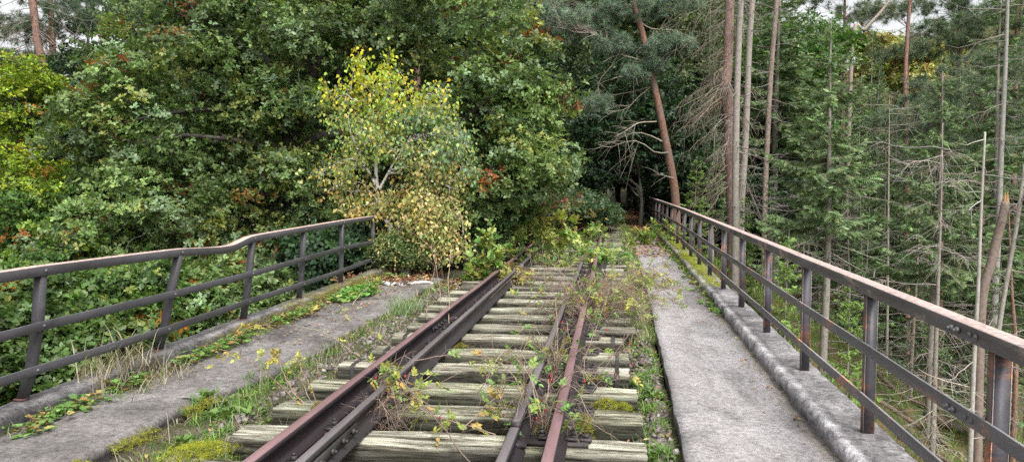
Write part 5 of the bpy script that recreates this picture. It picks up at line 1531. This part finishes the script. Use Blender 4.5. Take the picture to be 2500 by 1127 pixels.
def rosebush(label, canes, tw=6, leafy=.5, cols=ROSEY, size=.085, hips=0, seed=1, twl=.25, r=.005, name='rose_bush', cat='rose bush', leaf_from=.35, twcol=BROWNT, group=None):
    """canes: list of world polylines"""
    global R
    keep = R; R = np.random.default_rng(seed)
    O = np.array(canes[0][0], float); o = empty(name, O, 0, label, cat, group)
    P = np.array([catmull(np.array(c) - O, 16) for c in canes]); n = len(P)
    P[:, 1:] += np.cumsum(R.normal(0, .006, P[:, 1:].shape), 1)
    cc = np.array(twcol)[R.integers(0, len(twcol), n)]
    g = G(); g.tubes(P, np.full((n, 16), r) * np.linspace(1.15, .4, 16), 5, cc)
    # side twigs
    k = np.repeat(np.arange(n), tw); j = R.integers(2, 15, len(k)); T = norm(P[k, j] - P[k, j - 1]); d = norm(T * .5 + rdir(len(k), .05) * .9); L = twl * R.uniform(.3, 1.3, len(k))
    t = np.linspace(0, 1, 6)[None, :, None]; Q = P[k, j][:, None] + d[:, None] * L[:, None, None] * t + np.cumsum(R.normal(0, .03, (len(k), 6, 3)), 1) * L[:, None, None] * t; Q[..., 2] -= (.15 * L)[:, None] * t[..., 0] ** 2
    g.tubes(Q, np.full((len(k), 6), r * .5) * np.linspace(1, .45, 6), 3, np.repeat(np.array(twcol)[R.integers(0, len(twcol), len(k))], 1, 0))
    k2 = R.integers(0, len(k), len(k) * 2); j2 = R.integers(2, 6, len(k2)); d2 = norm(norm(Q[k2, j2] - Q[k2, j2 - 1]) * .6 + rdir(len(k2)) * .9); L2 = twl * .5 * R.uniform(.3, 1.2, len(k2))
    Q2 = Q[k2, j2][:, None] + d2[:, None] * L2[:, None, None] * np.linspace(0, 1, 4)[None, :, None]
    g.tubes(Q2, np.full((len(k2), 4), r * .35) * np.linspace(1, .5, 4), 3, (.27, .2, .17))
    g.obj('canes', M['twig'], o)
    if leafy > 0:
        g = G(); m = int(1.5 * leafy * len(k)); kk = R.integers(0, len(k), m); jj = R.integers(1, 6, m)
        cane_leaves(g, Q[kk, jj], norm(Q[kk, jj] - Q[kk, jj - 1]), size, cols)
        m = int(leafy * n * 10); kk = R.integers(0, n, m); jj = R.integers(int(16 * leaf_from), 16, m); cane_leaves(g, P[kk, jj], norm(P[kk, jj] - P[kk, jj - 1]), size, cols)
        g.obj('foliage', M['leaf'], o)
    if hips:
        kk = R.integers(0, len(k2), hips)
        for q in range(hips):
            h = G(); p = Q2[kk[q], 3] + [0, 0, -.012]
            h.prism(p + [0, 0, -.012], .003, .004, 7, r2=.0065); h.prism(p + [0, 0, -.008], .0065, .009, 7, r2=.0065); h.prism(p + [0, 0, .001], .0065, .006, 7, r2=.003)
            h.C = [np.full_like(c_, 1) * np.array([.42, .02, .03]) for c_ in h.C]; h.obj('hip', M['hip'], o)
    R = keep
    return o


def spray_canes(base, n, ln, az, seed, h=.5, arch=.5, br=.04):
    g = np.random.default_rng(seed); out = []
    for k in range(n):
        a = g.uniform(*az); L = ln * g.uniform(.45, 1.15); d = np.array([math.cos(a), math.sin(a), 0]); hh = h * g.uniform(.4, 1.2) * L
        b = np.array(base) + np.array([g.normal(0, br), g.normal(0, br), 0])
        out.append([b, b + d * L * .25 + [0, 0, hh * .7], b + d * L * .6 + [0, 0, hh], b + d * L + [0, 0, hh * (1 - arch)]])
    return out


b = on(1440, 800, -.1)
rosebush('tangled leafless rose bush with red hips between the right rails', spray_canes(b, 38, .95, (-.6, 3.9), 1, .6, .5, .10), 16, .16, ROSEY, .07, 26, 1, .32)
b = on(1480, 770, -.1)
rosebush('yellowing rose bush leaning from the right rail over the sleeper ends', spray_canes(b, 18, .95, (-.6, 1.3), 2, .55, .5, .12), 12, .28, ROSEY, .07, 8, 2, .28)
b = on(1545, 720, -.1)
rosebush('rose bush fringing the right walkway edge with small yellow-green leaves', spray_canes(b, 11, .6, (-.8, 1.4), 22, .8, .4, .12), 10, .6, ROSEY, .065, 0, 23, .25)
b = on(1450, 650, -.1)
rosebush('green rose bush with fresh leaf sprays astride the right rail', spray_canes(b, 18, .9, (0, 6.28), 3, .45, .4, .14), 6, .6, ROSEG, .11, 10, 3, .25)
b = on(1350, 660, -.1)
rosebush('low rose bush spreading yellow-green sprays across the middle of the sleepers', spray_canes(b, 16, 1.1, (-1, 4.2), 24, .3, .6, .25), 7, .7, ROSEY + ROSEG, .09, 0, 25, .25)
b = on(1185, 690, -.05)
rosebush('upright yellow and green rose shoot rising beside the left rail', [[b, at(1170, 650, b[1]), at(1180, 600, b[1]), at(1190, 565, b[1])], [b, at(1150, 670, b[1]), at(1145, 640, b[1]), at(1150, 625, b[1])], [b, at(1200, 650, b[1]), at(1215, 620, b[1]), at(1225, 600, b[1])], [b, at(1165, 680, b[1]), at(1135, 690, b[1]), at(1140, 700, b[1])], [b, at(1190, 640, b[1]), at(1200, 590, b[1]), at(1195, 575, b[1])]],
         14, 1.1, ROSEY + ROSEG, .12, 0, 4, .20, leaf_from=.1)
b = on(1310, 640, -.05)
rosebush('arching rose with yellow leaves over the far left rails', [[b, at(1270, 590, b[1]), at(1240, 560, b[1]), at(1225, 560, b[1])], [b, at(1330, 560, b[1]), at(1310, 525, b[1]), at(1240, 545, b[1])], [b, at(1370, 570, b[1]), at(1350, 520, b[1]), at(1290, 530, b[1])], [at(1392, 630, b[1]), at(1385, 580, b[1]), at(1365, 535, b[1]), at(1340, 510, b[1])],
                                                                        [b, at(1340, 600, b[1]), at(1380, 545, b[1]), at(1320, 520, b[1])], [b, at(1260, 620, b[1]), at(1230, 600, b[1]), at(1215, 610, b[1])]], 11, 1.0, ROSEY, .16, 0, 5, .28, leaf_from=.3)
b = on(1230, 690, -.05)
rosebush('wilted pale tangle of rose leaves where the left rails vanish', spray_canes(b, 14, .42, (0, 6.28), 6, .5, .5, .12), 8, .7, [(.45, .36, .12), (.36, .25, .12), (.40, .40, .12), (.22, .16, .12), (.3, .34, .1)], .085, 0, 6, .2)
b = on(1400, 600, -.1)
rosebush('yellow-green rose thicket spreading over the far sleepers before the bracken', spray_canes(b, 22, 1.5, (0, 6.28), 27, .35, .5, .4), 9, .9, ROSEY + ROSEG, .11, 0, 28, .3)
b = on(1300, 610, -.1)
rosebush('pale rose thicket half hiding the far left rails', spray_canes(b, 18, 1.2, (0, 6.28), 28, .5, .5, .3), 9, .9, ROSEY, .11, 0, 29, .3)
# right of the path edge
b = on(1600, 600, 0)
rosebush('rose branch with bright leaves reaching over the right walkway', [[b, at(1590, 575, b[1]), at(1570, 560, b[1]), at(1545, 572, b[1])], [at(1555, 640, b[1]), at(1600, 635, b[1]), at(1630, 640, b[1]), at(1665, 655, b[1])], [at(1670, 610, b[1]), at(1650, 575, b[1]), at(1620, 550, b[1]), at(1600, 545, b[1])], [at(1560, 650, b[1]), at(1565, 600, b[1]), at(1570, 580, b[1])]], 9, 1.3, ROSEY + ROSEG, .15, 0, 7, .22, leaf_from=.2)
# thin canes leaning over the left rail
Z = 5.3
rosebush('thin pinkish briar stems leaning left over the sleepers beside the left rail', [[at(775, 992, Z), at(745, 940, Z), at(705, 895, Z - .1), at(655, 858, Z - .2)], [at(760, 1004, Z), at(690, 950, Z - .1), at(610, 890, Z - .3), at(520, 858, Z - .5)], [at(778, 990, Z), at(757, 930, Z), at(735, 885, Z), at(728, 868, Z)], [at(752, 1000, Z), at(715, 950, Z), at(690, 905, Z), at(670, 870, Z)]],
         3, .6, [(.48, .46, .10), (.46, .36, .09), (.36, .38, .10)], .045, 0, 8, .12, .004, leaf_from=.75, twcol=[(.40, .24, .2), (.36, .22, .18), (.3, .24, .18)])
rosebush('long arching briar stems crossing the left slabs towards the rails', [[at(1010, 880, 6.5), at(930, 830, 7.0), at(880, 775, 7.6), at(805, 715, 8.4)], [at(880, 870, 6.8), at(800, 820, 7.2), at(720, 800, 7.2), at(640, 800, 7.0)], [at(905, 1000, 5.2), at(985, 960, 5.4), at(1060, 905, 5.6), at(1150, 880, 5.9)]], 5, .4, ROSEY, .045, 0, 26, .14, .004, twcol=[(.34, .27, .19), (.3, .24, .18)])
rosebush('yellow-leaved trailing briar creeping along the far left kerb', [[on(700, 760, .05), on(745, 750, .12), on(790, 760, .10), on(860, 770, .08)], [on(860, 745, .05), on(885, 715, .16), on(905, 690, .2), on(890, 670, .3)], [on(560, 830, .05), on(600, 800, .10), on(650, 790, .08), on(700, 775, .04)], [on(930, 720, .05), on(915, 690, .25), on(900, 670, .35)]], 8, .55, [(.46, .42, .10), (.36, .38, .09), (.44, .34, .10)], .052, 0, 9, .14, leaf_from=.1)
# foreground briars across the guard rails
rosebush('briar with small green leaves and red hips over the near left guard rail', [[at(1150, 1130, 4.3), at(1060, 1010, 4.7), at(985, 910, 5.0), at(950, 870, 5.2)], [at(1010, 880, 5.6), at(1090, 855, 5.7), at(1180, 850, 5.9), at(1280, 870, 6.1)], [at(1060, 1010, 4.7), at(1000, 960, 5.0), at(940, 900, 5.3), at(900, 925, 5.4)], [at(1130, 1050, 4.6), at(1180, 1000, 4.9), at(1230, 960, 5.1), at(1250, 930, 5.2)],
                                                                                    [at(900, 1010, 4.9), at(960, 960, 5.1), at(1040, 940, 5.3), at(1130, 900, 5.5)], [at(1210, 1060, 4.6), at(1120, 1030, 4.8), at(1010, 990, 5.0), at(960, 1000, 5.0)]],
         12, .5, [(.30, .38, .10), (.24, .36, .10), (.40, .42, .10), (.45, .32, .1)], .06, 12, 10, .17, .0042, leaf_from=.3)
b = on(905, 1065, -.12)
rosebush('brown dead twiggy plant against the near left guard rail', spray_canes(b, 16, .42, (-1, 2.2), 11, .9, .5, .05), 12, 0, ROSEY, .05, 0, 11, .14, .0028, name='dead_weed', cat='dead plant', twcol=[(.22, .16, .13), (.30, .23, .18)])
b = on(1310, 1090, -.12)
rosebush('dry twiggy rose stems rising between the near right rails', spray_canes(b, 18, .5, (0, 6.28), 12, 1.1, .3, .06), 12, .12, ROSEG, .05, 8, 12, .17, .0036)
b = on(1350, 960, -.12)
rosebush('bundle of pale dry stems between the right rails behind the gap', spray_canes(b, 26, .42, (0, 6.28), 13, 1.5, .2, .05), 8, .08, ROSEG, .05, 4, 13, .14, .003, twcol=[(.36, .29, .2), (.3, .24, .17), (.25, .18, .14)])
b = on(1430, 960, -.1)
rosebush('bare briar stems with red hips fanning out right of the right rail', [[b, at(1480, 900, b[1]), at(1530, 840, b[1] + .2), at(1580, 760, b[1] + .6)], [b, at(1440, 930, b[1]), at(1500, 870, b[1] + .1), at(1560, 850, b[1] + .2)], [b, at(1460, 960, b[1]), at(1500, 930, b[1]), at(1555, 920, b[1])], [b, at(1430, 900, b[1]), at(1460, 800, b[1] + .2), at(1490, 700, b[1] + .3)], [b, at(1400, 930, b[1]), at(1380, 880, b[1]), at(1330, 840, b[1])]], 9, .10, ROSEY, .06, 12, 14, .18, .0036)
# long thin wands in front of the birch
rosebush('tall thin bare briar wands standing in front of the birch shrub', [[on(1042, 780, 0), at(1050, 700, 10.5), at(1062, 620, 10.8), at(1000, 560, 11.2)], [on(1075, 740, 0), at(1068, 690, 10.6), at(1055, 630, 10.8), at(1045, 600, 11)], [on(1133, 660, 0), at(1130, 600, 12), at(1120, 530, 12.2), at(1095, 490, 12.4)], [on(1095, 830, -.1), at(1098, 760, 8.4), at(1100, 660, 8.6), at(1110, 600, 8.8)]], 4, .12, ROSEY, .07, 0, 15, .2, .0055, twcol=[(.36, .28, .2), (.3, .22, .17)])


def bush(name, label, cat, env_px, pal, seed, leaf, K=(10, 60, 420), ros=(8, 4), tpl=LEAF, spread=.10, flat=.6, zb=-.1, bcol=(.12, .09, .07), group=None, hang=0.0):
    e0 = env_px[0]; b = at(e0[0], e0[1], e0[2]); O = np.array([b[0], b[1], zb])
    env = [(at(x, y, z) - O, (rx, ry, rz), w) for x, y, z, rx, ry, rz, w in env_px]
    g = np.random.default_rng(seed)
    tr = [(np.stack([np.linspace(0, g.normal(0, .15), 6) + g.normal(0, .1), np.linspace(0, g.normal(0, .15), 6), np.linspace(0, max(.2, (b[2] - zb)), 6)], 1), .02, .008) for _ in range(4)]
    return broadleaf(tr, env, K, (.010, .006, .003), ros, leaf, tpl, pal, seed, name=name, label=label, cat=cat, loc=O, spread=spread, flat=flat, bcol=bcol, low=.05, start=.1, group=group, hang=hang)


CREAM = palette([(.52, .44, .22), (.40, .38, .16), (.22, .28, .10), (.42, .30, .14), (.16, .22, .07)], [3, 3, 3, 2, 2])
bush('hazel_bush', 'cream and yellow leaved shrub crowding the foot of the birch', 'shrub', [(1055, 530, 12.7, .6, .6, .5, 2), (1000, 575, 13.0, .45, .4, .28, 1.1), (960, 615, 13.2, .3, .3, .2, .4), (1090, 600, 12.7, .4, .5, .3, .8)], CREAM, 31, .058, (14, 90, 430), (9, 1), LEAF_W, hang=1.0)
bush('hawthorn_bush', 'dark twiggy shrub in shade between birch foot and left rail', 'shrub', [(1130, 560, 14.5, 1.1, .8, .6, 2), (1200, 500, 15, .9, .8, .6, 1.3)], palette([(.06, .12, .04), (.09, .15, .05), (.16, .15, .05), (.05, .09, .04)], [3, 3, 1, 2]), 32, .075, (16, 110, 700), (8, 4))
bush('bramble_bush', 'dark green bramble mound spilling towards the path at the track end', 'bramble', [(1468, 522, 25, .6, 2.5, .22, 2), (1395, 503, 22, 1.1, 2.5, .38, 2), (1320, 500, 20, 1.1, 2.0, .45, 1.5)], palette([(.055, .10, .045), (.08, .13, .055), (.045, .08, .04), (.16, .13, .05)], [3, 3, 2, 1]), 33, .10, (20, 160, 1100), (9, 5), spread=.15)
bush('dead_fern', 'brown withered bracken patch between the far rails', 'fern', [(1330, 572, 20.5, .8, .8, .22, 2), (1400, 556, 22.5, .6, 1.2, .18, 1.0)], palette([(.26, .14, .08), (.18, .10, .06), (.32, .22, .12), (.16, .16, .06)], [3, 3, 2, 2]), 34, .08, (12, 90, 480), (8, 3))
bush('bramble_bush', 'yellow-green bramble clump where the left rails disappear below the bramble mound', 'bramble', [(1270, 545, 19.5, .9, .8, .3, 2), (1400, 528, 25, 1.0, 1.5, .2, .6)], palette([(.20, .28, .08), (.30, .32, .09), (.14, .22, .07), (.36, .28, .10)], [3, 2, 3, 2]), 35, .075, (12, 90, 500), (8, 4))
bush('elder_bush', 'dark green leafy bush hanging over the end of the right railing', 'shrub', [(1625, 465, 34, .7, 2.0, .6, 1), (1610, 400, 35, 1.0, 1.5, .9, 1.3)], DARKC, 36, .11, (16, 120, 800), (9, 5), spread=.18)

bush('privet_bush', 'small dark twiggy bush hiding the white foot of the birch', 'shrub', [(950, 610, 12.5, .3, .35, .28, 2), (1010, 620, 12.6, .35, .35, .22, 1.4)], palette([(.10, .15, .05), (.20, .22, .08), (.07, .11, .04), (.30, .27, .12)], [3, 2, 3, 1]), 38, .055, (10, 70, 330), (7, 2))
# fallen wood ------------------------------------------------------
def log(P, r, label, col, mat='bark', name='fallen_log', cat='fallen log', stubs=4):
    P = np.array(P); O = P[0].copy(); o = empty(name, O, 0, label, cat); g = G(); n = 18; Q = catmull(P - O, n); Q += R.normal(0, r * .12, Q.shape)
    g.tubes(Q, np.linspace(r, r * .6, n) * (1 + R.normal(0, .05, n)), 10, col, cap=True); 
    if stubs:
        k = R.integers(2, n - 1, stubs); d = rdir(stubs, .6); L = R.uniform(.1, .7, stubs) * (1 if r > .05 else .2)
        S = Q[k][:, None] + d[:, None] * L[:, None, None] * np.linspace(0, 1, 4)[None, :, None]; g.tubes(S, np.full((stubs, 4), r * .22) * np.linspace(1, .4, 4), 4, col)
    g.obj('stem', M[mat], o, True)
    return o


a = [on(x, y, z) for x, y, z in ((928, 690, .04), (960, 694, .04), (1000, 692, .03), (1035, 688, .04), (1056, 692, .0))]
log(a, .035, 'white and black birch log lying at the end of the left slabs', (1, 1, 1), 'birchbark', 'birch_log', 'birch log', 0)


def gpt(px, py):
    d = CM @ np.array([(px - 1250) / F_PX, -(py - 563.5) / F_PX, -1.0]); d = d / d[1]
    for t in np.arange(5, 60, .05):
        p = CAM + d * t
        if p[2] < Hs(p[0], p[1]) + .08: return p
    return CAM + d * 25


for pts, r, lb in (([(2010, 880), (2120, 960), (2260, 1050), (2330, 1100)], .07, 'long brown log lying down the slope under the tall spruce'), ([(2260, 1010), (2340, 1045), (2420, 1085), (2480, 1120)], .12, 'thick dark rotten log low on the slope near the big post'), ([(2130, 900), (2200, 960), (2290, 1000)], .06, 'thin pale log on the slope above the thick dark one'),
                   ([(2190, 1060), (2280, 1105), (2350, 1150)], .06, 'mossy log at the lower edge of the visible slope'), ([(2300, 960), (2380, 1010), (2450, 1040)], .05, 'grey branchy pole lying across the slope to the right')):
    log([gpt(*p) for p in pts], r, lb, (.17, .12, .09), stubs=9)
# ------------------------------------------------------------------ world and light
def build_light():
    w = bpy.data.worlds.new('World'); SC.world = w; w.use_nodes = True
    nt = w.node_tree; nt.nodes.clear()
    out = nt.nodes.new('ShaderNodeOutputWorld'); bg = nt.nodes.new('ShaderNodeBackground')
    sky = nt.nodes.new('ShaderNodeTexSky'); sky.sky_type = 'NISHITA'; sky.sun_disc = False
    sky.sun_elevation = rad(52); sky.sun_rotation = rad(150); sky.dust_density = 4.0; sky.ozone_density = .6; sky.air_density = 1.0
    hs = nt.nodes.new('ShaderNodeHueSaturation'); hs.inputs['Saturation'].default_value = .12
    nt.links.new(sky.outputs[0], hs.inputs['Color']); nt.links.new(hs.outputs[0], bg.inputs['Color'])
    bg.inputs['Strength'].default_value = .125; nt.links.new(bg.outputs[0], out.inputs['Surface'])
    l = bpy.data.lights.new('sun', 'SUN'); l.energy = 1.5; l.angle = rad(18); l.color = (1, .955, .90)
    o = bpy.data.objects.new('sun', l); COL.objects.link(o)
    el = rad(52); az = rad(150)
    d = Vector((math.sin(az) * math.cos(el), math.cos(az) * math.cos(el), math.sin(el)))
    o.rotation_euler = d.to_track_quat('Z', 'Y').to_euler(); o.location = (0, 0, 30)


build_light()
SC.view_settings.view_transform = 'Standard'; SC.view_settings.look = 'None'; SC.view_settings.gamma = 1
SC.view_settings.exposure = 1.12
SC.render.engine = 'CYCLES'
cy = SC.cycles
cy.max_bounces = 5; cy.diffuse_bounces = 3; cy.glossy_bounces = 2; cy.transmission_bounces = 3; cy.transparent_max_bounces = 4
cy.use_denoising = False
cy.use_adaptive_sampling = True; cy.adaptive_threshold = .01
cy.caustics_reflective = False; cy.caustics_refractive = False
